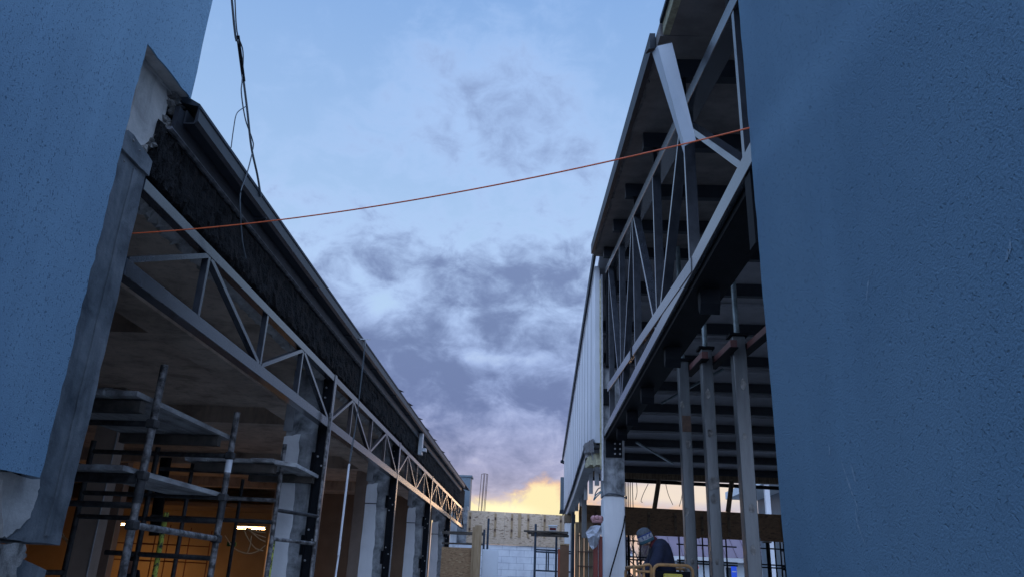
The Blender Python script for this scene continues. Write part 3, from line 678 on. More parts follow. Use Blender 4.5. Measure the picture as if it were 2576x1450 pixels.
for j in range(rows):
    for i in range(n):
        y = 14.0 + 2.9 * i / (n - 1); z = botz(min(y, 29)) + .06 - .24 * j / (rows - 1) * (1 - .25 * i / n) + random.uniform(-.010, .010)
        vs.append((XP - .03 + random.uniform(-.008, .008) + .03 * j / rows, y, z))
fs = [(j * n + i, j * n + i + 1, (j + 1) * n + i + 1, (j + 1) * n + i) for j in range(rows - 1) for i in range(n - 1)]
mem.add(vs, fs); mo = part('torn_membrane', mem, 'membrane', cl)
sm = mo.modifiers.new('thickness', 'SOLIDIFY'); sm.thickness = .012
part('foam_block', MB().prism(jag((14.1, 3.60), (14.9, 3.68), 5, .02) + jag((14.9, 3.68), (14.9, 3.9), 3, .02) + jag((14.9, 3.9), (14.1, 3.82), 5, .02), 'X', 1.08, 1.2), 'foam', cl)
part('foam_block', MB().prism(jag((15.4, 3.78), (17.2, 3.96), 6, .02) + jag((17.2, 3.96), (17.2, 4.16), 3, .02) + jag((17.2, 4.16), (15.4, 3.98), 6, .02), 'X', 1.07, 1.24), 'foam', cl)
part('bent_sheet', MB().tube(curve([(1.14, 15.1, 4.05), (1.17, 15.2, 3.85), (1.22, 15.3, 3.68), (1.3, 15.35, 3.6)]), .10, 8, .03), 'housegrey', cl)
# hanging studs
first = None
SL = ['nearest', 'second nearest', 'third', 'fourth', 'farthest']
for i, (y, z) in enumerate(((16.6, 3.53), (18.4, 3.55), (20.3, 3.59), (22.4, 3.62), (24.6, 3.67))):
    lab = f'{SL[i]} of the five grey studs hanging under the pale panel wall'
    if first is None:
        t = thing('hanging_stud', lab, 'stud', (1.28, y, z), 'studs hanging under the panel wall'); first = t
        part('stud', MB().box(1.24, 1.33, y, y + .08, z, 4.3), 'stud', t)
        part('clip', MB().box(1.2, 1.36, y - .01, y + .12, 4.06, 4.16), 'galv', t)
    else: dup(first, (0, y - 16.6, z - 3.53), lab)
p0 = pY(1472, 1270, 22)
solo('bored_post', MB().box(p0.x - .10, p0.x + .03, 21.9, 22.0, p0.z - .85, p0.z + .45), 'post_grey', 'dark drilled strip post hanging behind the grey studs', 'post', (p0.x, 22, 0))
# grey downpipe box at far end of cladding
t = thing('downpipe', 'grey square downpipe at far end of pale panel wall', 'pipe', (.97, 29.6, 4))
part('pipe', MB().box(.93, 1.06, 29.62, 29.85, 4.12, 5.3), 'chimney', t)
part('outlet', MB().prism([(.9, 3.98), (1.06, 3.98), (1.08, 4.115), (.92, 4.115)], 'Y', 29.6, 29.87), 'dark_trim', t)

# hanging flashing piece
A_, B_, C_, D_ = pY(1644, 118, 5.35), pY(1690, 108, 5.3), pY(1750, 352, 5.05), pY(1712, 372, 5.1)
E_ = pY(1719, 382, 5.1); F_ = pY(1637, 122, 5.38)
t = thing('loose_flashing', 'bent light grey sheet metal strip dangling from right roof edge', 'flashing', tuple(A_))
back = Vector((.03, .10, 0))
th = Vector((.002, .006, 0))
m_ = MB()
Ls = A_.lerp(B_, .2); Le = D_.lerp(C_, .25)
m_.add([Ls, B_, C_, Le, Ls + th, B_ + th, C_ + th, Le + th], [(0, 1, 2, 3), (7, 6, 5, 4), (0, 4, 5, 1), (1, 5, 6, 2), (2, 6, 7, 3), (3, 7, 4, 0)])
part('face', m_, 'sheet', t)
m_ = MB(); s0, s1_ = F_ + back * .6, E_ + back * .6
m_.add([Ls, s0, s1_, Le, Ls + th, s0 + th, s1_ + th, Le + th], [(0, 3, 2, 1), (4, 5, 6, 7), (0, 1, 5, 4), (1, 2, 6, 5), (2, 3, 7, 6), (3, 0, 4, 7)])
part('side_lip', m_, 'sheet', t)
m_ = MB(); c_ = B_.lerp(C_, .05) + Vector((.03, .05, .02)); 
m_.add([B_, C_, C_ + back * .5, B_ + back * .5, B_ + th, C_ + th, C_ + back * .5 + th, B_ + back * .5 + th], [(0, 1, 2, 3), (7, 6, 5, 4), (0, 4, 5, 1), (1, 5, 6, 2), (2, 6, 7, 3), (3, 7, 4, 0)])
part('far_lip', m_, 'sheet', t)
m_ = MB(); a1, a2, a3, a4 = F_ + Vector((-.02, .02, .01)), B_ + Vector((0, .0, .012)), B_ + Vector((-.04, .1, .05)), F_ + Vector((-.03, .12, .04))
m_.add([a1, a2, a3, a4, a1 - Vector((0, 0, .008)), a2 - Vector((0, 0, .008)), a3 - Vector((0, 0, .008)), a4 - Vector((0, 0, .008))], [(0, 1, 2, 3), (7, 6, 5, 4), (0, 4, 5, 1), (1, 5, 6, 2), (2, 6, 7, 3), (3, 7, 4, 0)])
part('crumpled_end', m_, 'dark_trim', t)

# ------------------------------------------------------------------ right: posts with jacks and red beams
PL = [('grey post farthest left of three, with rust patch and jack pipe on top', 2.31, 12.0, .16), ('middle grey post of three inside right hall, chipped face', 2.53, 11.3, .165), ('nearest tall grey post, beside dark blue wall', 2.84, 10.6, .185)]
ref = None
for lab, x, y, wd in PL:
    t = thing('steel_prop_post', lab, 'post', (x, y, 0), 'grey posts inside the right hall')
    part('shaft', MB().box(x - wd / 2, x + wd / 2, y, y + wd, 0, 4.98), 'post_grey', t, None, .008)
    part('cap_plate', MB().box(x - wd * .72, x + wd * .72, y - .03, y + wd + .03, 4.984, 5.02), 'black_steel', t)
    part('jack_pipe', MB().tube([(x, y + wd / 2, 5.02), (x, y + wd / 2, zc(y) + .2)], .04, 12), 'greenpipe', t)
    for zz in (1.9, 2.6, 3.5, 4.3):
        z0 = zz + random.uniform(-.3, .3); x0 = x + random.uniform(-.05, .02); sz = random.uniform(.02, .05)
        part('mortar_splash', MB().prism([(x0 + sz * random.uniform(.6, 1.2) * math.cos(q_ * .785), z0 + sz * random.uniform(.8, 2.2) * math.sin(q_ * .785)) for q_ in range(8)], 'Y', y - .006, y - .001), 'rubble', t)
    if y == 12.0: part('rust_patch', MB().box(x - .06, x + .075, y - .012, y - .003, 3.85, 4.1), 'rebar', t)
    if y == 11.3: part('mortar_blotch', MB().prism(jag((x - .08, 2.9), (x + .08, 2.93), 4, .01) + jag((x + .08, 2.93), (x + .08, 3.05), 3, .01) + jag((x + .08, 3.05), (x - .08, 3.08), 5, .02), 'Y', y - .014, y - .003), 'rubble', t)
RB = [('red oxide beam leaving the farthest left grey post', (1722, 936), (1764, 891), 2.40), ('red oxide beam between middle and nearest grey posts', (1782, 917), (1836, 862), 2.64), ('red oxide beam from nearest grey post to blue wall', (1858, 886), (1990, 770), 2.95)]
for lab, pa, pb, X in RB:
    p = pX(pa[0], pa[1], X); p1 = pX(pb[0], pb[1], X)
    t = thing('cross_beam', lab, 'beam', tuple(p), 'red beams on the grey posts')
    part('web', MB().bar(p + Vector((.05, 0, 0)), p1 + Vector((.05, 0, 0)), .09, .10), 'redpaint', t)
    part('flange', MB().bar(p + Vector((.05, 0, -.06)), p1 + Vector((.05, 0, -.06)), .12, .014), 'black_steel', t)

# ------------------------------------------------------------------ far end
t = thing('block_wall', 'white aerated block wall closing the passage, far end', 'wall', (-.7, 33, 0))
part('blocks', MB().box(-3.2, 1.3, 33, 33.25, 0, 2.93), 'blocks', t)
t = thing('shutter_board', 'pale osb formwork board with timber battens above white block wall', 'formwork', (-.7, 33, 2.95))
zt_ = lambda x: 4.24 - .017 * (x + 2.78)
for xa, xb in ((-2.78, -1.24), (-1.232, .26), (.268, 1.35)):
    for za, zb_ in ((2.97, 3.52), (3.527, 4.24)):
        o1, o2 = zt_(xa) - 4.24, zt_(xb) - 4.24
        part('board', MB().add([(xa, 32.95, za + o1), (xb, 32.95, za + o2), (xb, 32.98, za + o2), (xa, 32.98, za + o1), (xa, 32.95, zb_ + o1), (xb, 32.95, zb_ + o2), (xb, 32.98, zb_ + o2), (xa, 32.98, zb_ + o1)],
             [(0, 3, 2, 1), (4, 5, 6, 7), (0, 1, 5, 4), (1, 2, 6, 5), (2, 3, 7, 6), (3, 0, 4, 7)]), 'osb', t)
part('concrete_fill', MB().box(-2.75, 1.3, 33.0, 33.24, 2.95, 4.1), 'concrete', t)
for i, x in enumerate((-2.66, -1.62, -.94, -.62, -.27, .40, 1.06)):
    wide = i == 3
    part('batten', MB().box(x - (.06 if wide else .04), x + (.06 if wide else .04), 32.92, 32.948, 3.25, 4.16), 'timber', t)
    if not wide:
        for z in (3.5, 3.95): part('tie_block', MB().box(x - .035, x + .035, 32.895, 32.918, z - .05, z + .05), 'rebar', t)
part('batten', MB().box(-2.3, -2.22, 32.91, 32.948, 2.9, 3.65), 'timber', t)
p = pY(1215, 1282, 33.15)
t = thing('rebar_cage', 'bundle of tall starter bars rising behind the osb board', 'rebar', (p.x, 33.15, 4.1))
for dx, dy in ((-.14, 0), (-.04, .05), (.0, -.05), (.08, 0), (.12, .08)):
    part('bar', tub((p.x + dx - .06, 33.15 + dy, 4.05), (p.x + dx, 33.15 + dy, 5.75 + dy * .2), .012, 6), 'rebar', t)
part('hook', MB().tube(curve([(p.x - .14, 33.15, 5.74), (p.x - .02, 33.15, 5.77), (p.x + .12, 33.15, 5.75)]), .012, 6), 'rebar', t)
t = thing('chimney_stack', 'blue grey clad roof box at far end of left hall', 'chimney', (-3.3, 36, 4))
part('box', MB().box(-3.75, -2.98, 36, 36.8, 3.0, 5.95), 'chimney', t)
part('cap', MB().box(-3.8, -2.92, 35.95, 36.85, 5.952, 6.03), 'chimney', t)
part('end_pier', MB().box(-3.28, -2.86, 34.2, 34.6, 0, 4.5), 'raw_concrete', t)
# brown board, timber, foam board
t = thing('osb_sheet', 'brown osb sheet standing in front of far left columns', 'board', (-1.85, 20, 0))
part('sheet', MB().box(-2.28, -1.43, 20, 20.02, .3, 2.31), 'osb_brown', t)
part('support_leg', MB().box(-2.1, -2.0, 20.03, 20.12, 0, 1.6), 'timber', t)
solo('timber_post', MB().box(-1.47, -1.30, 19.8, 19.9, 0, 2.84).box(-1.53, -1.475, 19.85, 19.91, 0, 2.80), 'timber', 'raw timber post beside brown osb sheet', 'post', (-1.4, 19.85, 0))
solo('foam_board', MB().box(-1.30, -.90, 20.5, 20.56, 0, 2.31), 'eps', 'pale blue white foam board leaning beside timber post', 'board', (-1.1, 20.5, 0), None, .006)
t = thing('prop_pair', 'pair of dark steel props standing behind pale foam board', 'prop', (-1.5, 26, 0))
for x, z in ((-1.62, 3.1), (-1.5, 3.45)): part('prop', tub((x, 26, 0), (x, 26, z), .035, 8), 'tube_blue', t)
solo('scaffold_board', MB().box(-3.1, -1.7, 27, 27.3, 2.98, 3.07).box(-3.1, -1.7, 27.1, 27.2, 2.66, 2.71), 'plank_under', 'dark boards resting on rails near far left wall', 'board', (-2.4, 27, 3))
s3 = thing('scaffold_tower', 'small blue tube scaffold before the white block wall', 'scaffold', (.3, 24, 0))
for x, y in ((.03, 24), (.03, 25), (.68, 25), (1.3, 24.6)): part('upright', tub((x, y, 0), (x, y, 3.2 if x < .1 and y < 24.5 else 2.9), .034, 8), 'tube_blue', s3)
for z in (2.48, 2.42, 1.9): part('ledger', tub((.03, 24.02, z), (1.1, 24.6, z), .022, 8), 'tube_blue', s3)
for x in (.37, .43): part('brace', tub((x, 24.2, 1.9), (x, 24.2, 2.45), .02, 8), 'tube_blue', s3)
dk = part('deck', MB().box(-.32, 1.0, 23.9, 24.2, 2.97, 3.01).box(-.2, 1.0, 24.25, 24.5, 2.93, 2.97).box(-.1, 1.02, 24.0, 24.4, 2.87, 2.925), 'plank_under', s3)
p = pY(1390, 1326, 24.1)
t = thing('bucket', 'small white tub standing on blue scaffold deck', 'tub', (p.x, 24.1, 3.012))
bk = MB().prism([(p.x - .10, 3.012), (p.x + .10, 3.012), (p.x + .125, 3.16), (p.x - .125, 3.16)], 'Y', 23.98, 24.2); part('body', bk, 'white', t)
part('rim', MB().box(p.x - .135, p.x + .135, 23.97, 24.21, 3.161, 3.185), 'eps', t)
part('label_band', MB().box(p.x - .09, p.x + .09, 23.972, 23.979, 3.04, 3.11), 'darkred', t)
t = thing('panel_stack', 'brown board on edge with red side beside white column', 'board', (.62, 17, 0))
part('board', MB().box(.545, .73, 17, 17.12, 0, 2.33), 'boxbrown', t)
part('red_edge', MB().box(.50, .543, 17.0, 17.13, 0, 2.25), 'boxred', t)
part('top_cap', MB().box(.54, .735, 16.99, 17.14, 2.332, 2.36), 'timber', t)
t = thing('concrete_column', 'farthest white column under the end of pale panel wall', 'column', (1.27, 27, 0))
part('shaft', MB().box(1.0, 1.32, 26.6, 27.0, 0, 3.45), 'white_paint', t, None, .01)
part('head', MB().box(.98, 1.34, 26.58, 27.02, 3.452, 3.72), 'timber_dark', t)
part('drain_pipe', MB().tube([(1.2, 26.56, 0), (1.2, 26.56, 3.4)], .025, 8), 'white', t)
t = thing('shutter_wall', 'weathered timber shuttering with dark stains between white columns', 'formwork', (1.75, 24, 0))
p0 = pY(1446, 1320, 24); p1 = pY(1492, 1320, 24)
for i in range(4):
    xx = p0.x + (p1.x - p0.x) * i / 4; part('board', MB().box(xx + .005, xx + (p1.x - p0.x) / 4 - .005, 24, 24.05, 0, 3.3), 'timber_dark', t)
for z in (1.7, 2.05, 2.45, 2.9): part('wale', MB().box(p0.x + .08, p1.x, 23.95, 23.995, z, z + .03), 'rebar', t)
part('dark_edge', MB().box(p0.x - .09, p0.x - .005, 24.1, 24.4, 0, 3.6), 'dark_trim', t)
p0 = pY(1489, 1400, 26); p1 = pY(1500, 1400, 26)
solo('block_pier', MB().box(p0.x - .1, p0.x + .4, 26, 26.25, 0, 2.6), 'blocks', 'narrow white block pier behind the red post', 'pier', (p0.x, 26, 0))
t = thing('red_post', 'tall brick red post in front of white column', 'post', (1.06, 13.5, 0))
part('post', MB().box(.985, 1.06, 13.5, 13.62, 0, 2.36).box(1.075, 1.135, 13.5, 13.62, 0, 2.34), 'redpipe', t, None, .006)
t = thing('insulation_roll', 'pink insulation roll in torn plastic bag on red post', 'roll', (1.06, 13.5, 2.3))
rl = MB()
for i, x in enumerate((.985, 1.045, 1.105)): rl.ball((x, 13.52, 2.62 + .008 * (i % 2)), .048, .07, .055, 10, 8, .08)
rl.tube([(.96, 13.5, 2.585), (1.13, 13.5, 2.585)], .035, 8); part('roll', rl, 'pink', t)
vs = []; n1, n2 = 7, 9
outline = [pY(x, y, 13.4) for x, y in ((1486, 1325), (1473, 1338), (1478, 1352), (1485, 1372), (1492, 1382), (1500, 1372), (1508, 1352), (1513, 1335), (1512, 1322), (1499, 1318))]
cen = sum(outline, Vector()) / len(outline); vs = [cen + Vector((0, -.1, 0))]; k = len(outline)
for f_ in (.3, .55, .8, 1.0):
    for i, p in enumerate(outline): vs.append(cen.lerp(p, f_ * (1.04 if i % 2 else 1.0)) + Vector((random.uniform(-.012, .012), -.09 * (1 - f_) + (.035 if i % 2 else -.03) * f_ + random.uniform(-.02, .02), random.uniform(-.014, .014))))
fs = [(0, 1 + i, 1 + (i + 1) % k) for i in range(k)] + [(1 + r_ * k + i, 1 + r_ * k + k + i, 1 + r_ * k + k + (i + 1) % k, 1 + r_ * k + (i + 1) % k) for r_ in range(3) for i in range(k)]
bg = MB().add(vs, fs); bo = part('plastic_bag', bg, 'plastic', t)
so = bo.modifiers.new('thickness', 'SOLIDIFY'); so.thickness = .006
t = thing('rope_knot', 'turquoise rope tied to left side of white column', 'rope', tuple(pY(1495, 1240, 14.3)))
part('rope', MB().tube(curve([pY(1512, 1236, 14.3), pY(1500, 1248, 14.3), pY(1493, 1256, 14.3), pY(1498, 1244, 14.28), pY(1510, 1234, 14.3)]), .010, 6), 'rope', t)
part('tail', MB().tube(curve([pY(1496, 1252, 14.3), pY(1497, 1240, 14.3), pY(1504, 1228, 14.3), pY(1510, 1225, 14.32)]), .01, 6), 'cable', t)

# right far formwork
t = thing('shutter_board', 'dark osb beam formwork on steel props across right hall rear', 'formwork', (6, 29, 3.3))
part('board', MB().add([(1.6, 29, 3.34), (10.5, 29, 3.20), (10.5, 29.03, 3.20), (1.6, 29.03, 3.34), (1.6, 29, 4.27), (10.5, 29, 4.14), (10.5, 29.03, 4.14), (1.6, 29.03, 4.27)],
     [(0, 3, 2, 1), (4, 5, 6, 7), (0, 1, 5, 4), (1, 2, 6, 5), (2, 3, 7, 6), (3, 0, 4, 7)]), 'osb_dark', t)
part('back_board', MB().box(1.6, 10.5, 29.3, 29.33, 3.3, 4.1), 'osb_dark', t)
part('concrete_fill', MB().box(1.65, 10.4, 29.04, 29.29, 3.36, 4.08), 'concrete', t)
for i in range(9):
    x = 2.2 + .95 * i; part('batten', MB().box(x - .05, x + .05, 28.965, 28.998, 3.38, 4.1), 'timber_dark', t)
    for z in (3.55, 3.95): part('tie_block', MB().box(x - .04, x + .04, 28.94, 28.962, z - .05, z + .05), 'rebar', t)
ref = None
for i, x in enumerate((3.35, 4.15, 5.7, 6.6, 7.7, 8.25, 9.0, 9.4)):
    lab = ['far left steel prop below dark osb beam, behind lift basket', 'steel prop below dark osb beam behind the worker', 'steel prop below dark osb beam left of first grey post', 'steel prop below dark osb beam right of first grey post',
           'steel prop below dark osb beam left of middle grey post', 'steel prop below dark osb beam between middle and nearest grey posts', 'steel prop below dark osb beam left of nearest grey post', 'rightmost steel prop below dark osb beam next to blue wall'][i]
    if ref is None:
        t = thing('steel_prop', lab, 'prop', (x, 28.9, 0), 'steel props under the dark osb beam'); ref = t
        part('tube', tub((x, 28.9, 0), (x, 28.9, 3.26), .05, 8), 'black_steel', t)
        part('head', MB().box(x - .14, x + .14, 28.8, 29.0, 3.262, 3.30), 'timber_dark', t)
        part('collar', tub((x, 28.9, 1.7), (x, 28.9, 1.95), .065, 8), 'rebar', t)
    else: dup(ref, (x - 3.35, random.uniform(-.1, .1), -.08 if i > 3 else -.03), lab)
ref = None
for i, x in enumerate((2.6, 5.6, 8.0, 9.6)):
    lab = ['tube scaffold frame seen behind the lift worker', 'tube scaffold frame behind the first grey post', 'tube scaffold frame behind the middle grey post', 'tube scaffold frame by the blue wall edge, right hall rear'][i]
    if ref is None:
        t = thing('frame_scaffold', lab, 'scaffold', (x, 31, 0), 'scaffold frames at the right hall rear'); ref = t
        for dx in (0, .28, .62, .9, 1.2, 1.5, 1.8): part('upright', tub((x + dx, 31 + (dx % .9), 0), (x + dx, 31 + (dx % .9), 3.7), .03, 6), 'black_steel', t)
        for z in (3.2, 2.62, 2.52, 1.92): part('ledger', tub((x - .1, 31, z), (x + 2.2, 31.02, z - .03), .026, 6), 'black_steel', t)
    else: dup(ref, (x - 2.6, (i % 2) * .5, -.05 * i), lab)
solo('eave_pipe', MB().tube([(1.7, 30.3, 5.37), (11, 30.3, 5.22)], .07, 8), 'black_steel', 'long dark pipe crossing open sky under right roof eave', 'pipe', (6, 30.3, 5.3))
for lab, a, b in (('slanting timber strut left of first grey post, against sky', pY(1664, 1212, 29.6), pY(1645, 1282, 29.3)), ('slanting timber strut between middle and nearest grey posts', pY(1851, 1215, 29.6), pY(1831, 1284, 29.3))):
    solo('timber_strut', MB().bar(a + Vector((0, .6, .2)), b, .17, .1), 'timber_dark', lab, 'strut', tuple(b), 'timber struts under right eave')
t = thing('hanging_wires', 'bundle of straight wires hanging beside white column, right hall', 'wires', tuple(pY(1582, 1215, 29)))
for x in (1573, 1577, 1581, 1585, 1590): part('wire', MB().tube([pY(x, 1212, 28.8), pY(x + random.uniform(-1, 3), 1277, 28.8)], .014, 6), 'black_steel', t)
t = thing('hanging_wires', 'loose curling wires hanging against bright sky under right eave', 'wires', tuple(pY(1680, 1215, 29)))
for pts in (((1600, 1205), (1602, 1235), (1598, 1255)), ((1630, 1215), (1618, 1240), (1612, 1258), (1616, 1262)), ((1672, 1206), (1680, 1240), (1692, 1268)), ((1718, 1212), (1714, 1250), (1708, 1272)), ((1786, 1212), (1788, 1245), (1787, 1272)), ((1655, 1205), (1654, 1225), (1655, 1240)), ((1838, 1212), (1840, 1235))):
    part('wire', MB().tube(curve([pY(x, y, 28.8) for x, y in pts]), .011, 6), 'black_steel', t)
p = pY(1896, 1370, 20)
t = thing('placard', 'small white placard leaning near blue wall edge, right hall', 'placard', tuple(p))
pl = [pY(x, y, 20) for x, y in ((1884, 1386), (1912, 1386), (1912, 1352), (1893, 1354))]
part('board', MB().prism([(q_.x, q_.z) for q_ in pl], 'Y', 20, 20.02), 'housewall', t)
part('prop_leg', MB().box(pl[0].x + .1, pl[0].x + .14, 20.03, 20.07, 0, pl[0].z + .1), 'timber', t)

# ------------------------------------------------------------------ far houses, tree, signs
def house(x0, x1, y, ze, rise, depth, wall, roofm, label, seams=True, wins=()):
    t = thing('house', label, 'house', ((x0 + x1) / 2, y, 0), 'houses beyond the site')
    part('wall', MB().box(x0, x1, y, y + depth, 0, ze), wall, t)
    if rise:
        rr = part('roof', MB().prism([(y - .5, ze - .05), (y + depth / 2, ze + rise), (y + depth + .5, ze - .05), (y + depth + .5, ze + .1), (y + depth / 2, ze + rise + .16), (y - .5, ze + .1)], 'X', x0 - .4, x1 + .4), roofm, t)
        if seams:
            sm_ = MB(); k = int((x1 - x0) / .75)
            for i in range(k): xx = x0 + i * .75; sm_.bar((xx, y - .5, ze + .13), (xx, y + depth / 2, ze + rise + .19), .06, .06)
            part('standing_seam', sm_, 'seam', rr)
        part('eave_board', MB().box(x0 - .4, x1 + .4, y - .62, y - .52, ze - .22, ze + .08), 'white', t)
    for (wx, wz, ww, wh) in wins:
        f_ = part('window', MB().box(wx, wx + ww, y - .05, y - .002, wz, wz + wh), 'white', t)
        part('pane', MB().box(wx + .1, wx + ww - .1, y - .062, y - .052, wz + .1, wz + wh - .1), 'pane', f_)
    return t
house(9.0, 17.3, 58, 3.55, 3.4, 9, 'housewall', 'roofpurple', 'pale house with mauve standing seam roof beyond the props', True, ((10.1, 2.2, .9, .9), (13.4, 2.2, .9, .9)))
house(5.6, 8.0, 70, 4.0, 1.5, 7, 'housegrey', 'roofpurple', 'small grey house seen left of the lift worker', True, ((6.4, 2.3, .8, 1),))
house(17.6, 25, 66, 3.9, 0, 8, 'housewall', 'roofpurple', 'flat topped pale house behind the nearest grey post', False, ((18.2, 2.3, 1.2, .9), (20.4, 2.3, 1.2, .9)))
t = thing('house', 'tall white house with balcony window at blue wall edge', 'house', (14, 44, 0), 'houses beyond the site')
part('wall', MB().box(14.4, 19, 44, 52, 0, 7.05), 'chimney', t)
part('roof_slab', MB().box(12.4, 19.2, 43.4, 52.2, 7.052, 7.5), 'housewall', t)
part('balcony_post', MB().box(12.5, 12.75, 43.5, 43.75, 0, 7.04), 'housegrey', t)
f_ = part('window', MB().box(14.5, 17, 43.9, 43.99, 5.6, 6.95), 'housewall', t); part('pane', MB().box(14.6, 16.9, 43.88, 43.895, 5.7, 6.85), 'sandwich', f_)
part('balcony', MB().box(12.4, 14.39, 43.5, 45, 4.9, 5.1), 'dark_trim', t)
def tree(x, y, hgt, label):
    t = thing('bare_tree', label, 'tree', (x, y, 0), 'bare trees beyond the site')
    tr = MB().tube(curve([(x, y, 0), (x + .1, y, hgt * .3), (x - .05, y, hgt * .6)]), .14, 8, .07); part('trunk', tr, 'bark', t)
    c = MB()
    def br(p, d, L, r, k):
        q = p + d * L; c.tube([p, p.lerp(q, .5) + Vector((random.uniform(-.05, .05),) * 3) * L, q], r, 5, r * .6)
        if k:
            for _ in range(3 if k > 1 else 4):
                nd = (d + Vector((random.uniform(-.8, .8), random.uniform(-.8, .8), random.uniform(-.1, .6)))).normalized(); br(q if random.random() < .6 else p.lerp(q, .6), nd, L * .68, r * .6, k - 1)
    for i in range(7):
        a = i * 2.4; br(Vector((x, y, hgt * (.3 + .05 * i))), Vector((math.cos(a), math.sin(a), .8)).normalized(), hgt * .22, .05, 3)
    part('crown', c, 'bark', t)
tree(6.6, 52, 5.2, 'bare winter tree in gap left of the lift worker')
tree(16.4, 55, 5.5, 'bare winter tree behind the nearest grey post')
p = pY(1744, 1422, 50)
def textmesh(body, size, name):
    cu = bpy.data.curves.new(name, 'FONT'); cu.body = body; cu.size = size; cu.extrude = .004; cu.align_x = 'CENTER'; cu.align_y = 'CENTER'
    o = bpy.data.objects.new(name, cu); COL.objects.link(o)
    me = bpy.data.meshes.new_from_object(o.evaluated_get(bpy.context.evaluated_depsgraph_get()))
    bpy.data.objects.remove(o); return me
t = thing('stop_sign', 'red stop sign half hidden by the first grey post', 'sign', (p.x, 50, 0))
oc = [(p.x + .36 * math.cos(R(22.5 + 45 * i)), p.z + .36 * math.sin(R(22.5 + 45 * i))) for i in range(8)]
oc2 = [(p.x + .325 * math.cos(R(22.5 + 45 * i)), p.z + .325 * math.sin(R(22.5 + 45 * i))) for i in range(8)]
part('border', MB().prism(oc, 'Y', 50, 50.02), 'white', t); part('plate', MB().prism(oc2, 'Y', 49.985, 49.998), 'signred', t)
part('pole', tub((p.x, 50.06, 0), (p.x, 50.06, p.z + .3), .035, 8), 'galv', t)
me = textmesh('STOP', .27, 'lettering'); me.materials.append(M['white'])
o = bpy.data.objects.new('lettering', me); COL.objects.link(o); o.parent = t; o.location = (0, -.03, p.z); o.rotation_euler = (R(90), 0, 0)
p = pY(1846, 1436, 48)
t = thing('road_sign', 'small blue road sign beside the middle grey post', 'sign', (p.x, 48, 0))
part('plate', MB().box(p.x - .16, p.x + .16, 48, 48.02, p.z - .35, p.z + .3), 'signblue', t)
part('stripe', MB().box(p.x - .12, p.x + .12, 47.99, 47.998, p.z - .02, p.z + .03), 'white', t)
part('pole', tub((p.x, 48.06, 0), (p.x, 48.06, p.z + .2), .03, 8), 'galv', t)

# ------------------------------------------------------------------ people
def skin(name, joints, edges, mat, root, base, sub=2, root_i=0):
    """joints: (point, radius_x, radius_y)"""
    me = bpy.data.meshes.new(name); base = Vector(base)
    me.from_pydata([Vector(j[0]) - base for j in joints], edges, [])
    o = bpy.data.objects.new(name, me); COL.objects.link(o)
    o.modifiers.new('skin', 'SKIN'); lay = me.skin_vertices[0].data
    for i, j in enumerate(joints): lay[i].radius = (j[1], j[2] if len(j) > 2 else j[1]); lay[i].use_root = i == root_i
    s = o.modifiers.new('sub', 'SUBSURF'); s.levels = s.render_levels = sub
    dg = bpy.context.evaluated_depsgraph_get(); dg.update()
    m2 = bpy.data.meshes.new_from_object(o.evaluated_get(dg)); bpy.data.objects.remove(o)
    m2.materials.clear(); m2.materials.append(M[mat])
    for p in m2.polygons: p.use_smooth = True
    r = bpy.data.objects.new(name, m2); COL.objects.link(r); r.parent = root; return r

def make_hand(js, es, wrist, dirv, thumb, at, curl=Vector((0, 0, -1))):
    i0 = len(js); pc = wrist + dirv * .06; js.append((pc, .036, .018)); es.append((at, i0))
    side = thumb
    for k in range(4):
        off = side * (.024 - .016 * k); L = (.035, .039, .037, .029)[k]
        a = pc + dirv * .035 + off; b = a + (dirv * .8 + curl * .5).normalized() * L; c = b + (dirv * .3 + curl * .9).normalized() * L * .8
        j = len(js); js += [(a, .010), (b, .009), (c, .008)]; es += [(i0, j), (j, j + 1), (j + 1, j + 2)]
    a = pc - dirv * .015 + side * .035; b = a + (side * .5 + dirv * .8).normalized() * .04; c = b + (dirv + curl * .4).normalized() * .028
    j = len(js); js += [(a, .012), (b, .010), (c, .009)]; es += [(i0, j), (j, j + 1), (j + 1, j + 2)]

# worker in the lift basket: hunched, facing left, head bowed
PW = Vector((1.84, 11.62, .74))
wk = thing('person', 'worker in navy jacket and grey beanie bending over lift basket rail', 'person', tuple(PW))
V = lambda x, y, z: Vector((x, y, z))
hd = pY(1624, 1353, 11.55)                       # head centre
js = [(V(1.88, 11.62, 1.60), .13, .11), (V(1.86, 11.62, 1.80), .14, .11), (V(1.82, 11.62, 2.0), .16, .12), (V(1.77, 11.62, 2.13), .12, .10), (hd + V(.065, .06, -.03), .055), (hd + V(.02, .02, .0), .085, .09), (hd + V(-.03, 0, -.045), .065, .07), (hd + V(-.05, 0, -.085), .045, .05)]
es = [(0, 1), (1, 2), (2, 3), (3, 4), (4, 5), (5, 6), (6, 7)]
for sy in (-1, 1):
    k = len(js); js += [(V(1.77, 11.62 + .20 * sy, 2.08), .06), (V(1.65, 11.62 + .25 * sy, 1.84), .048), (V(1.50, 11.60 + .19 * sy, 1.70), .036), (V(1.44, 11.59 + .18 * sy, 1.69), .028, .022)]
    es += [(3, k), (k, k + 1), (k + 1, k + 2), (k + 2, k + 3)]
    make_hand(js, es, V(1.44, 11.59 + .18 * sy, 1.69), V(-1, 0, -.15).normalized(), V(0, -sy, .3).normalized(), k + 3)
    k = len(js); js += [(V(1.88, 11.62 + .11 * sy, 1.5), .09), (V(1.83, 11.62 + .13 * sy, 1.18), .065), (V(1.88, 11.62 + .13 * sy, .83), .045), (V(1.86, 11.62 + .13 * sy, .79), .045, .035), (V(1.70, 11.62 + .14 * sy, .765), .04, .025)]
    es += [(0, k), (k, k + 1), (k + 1, k + 2), (k + 2, k + 3), (k + 3, k + 4)]
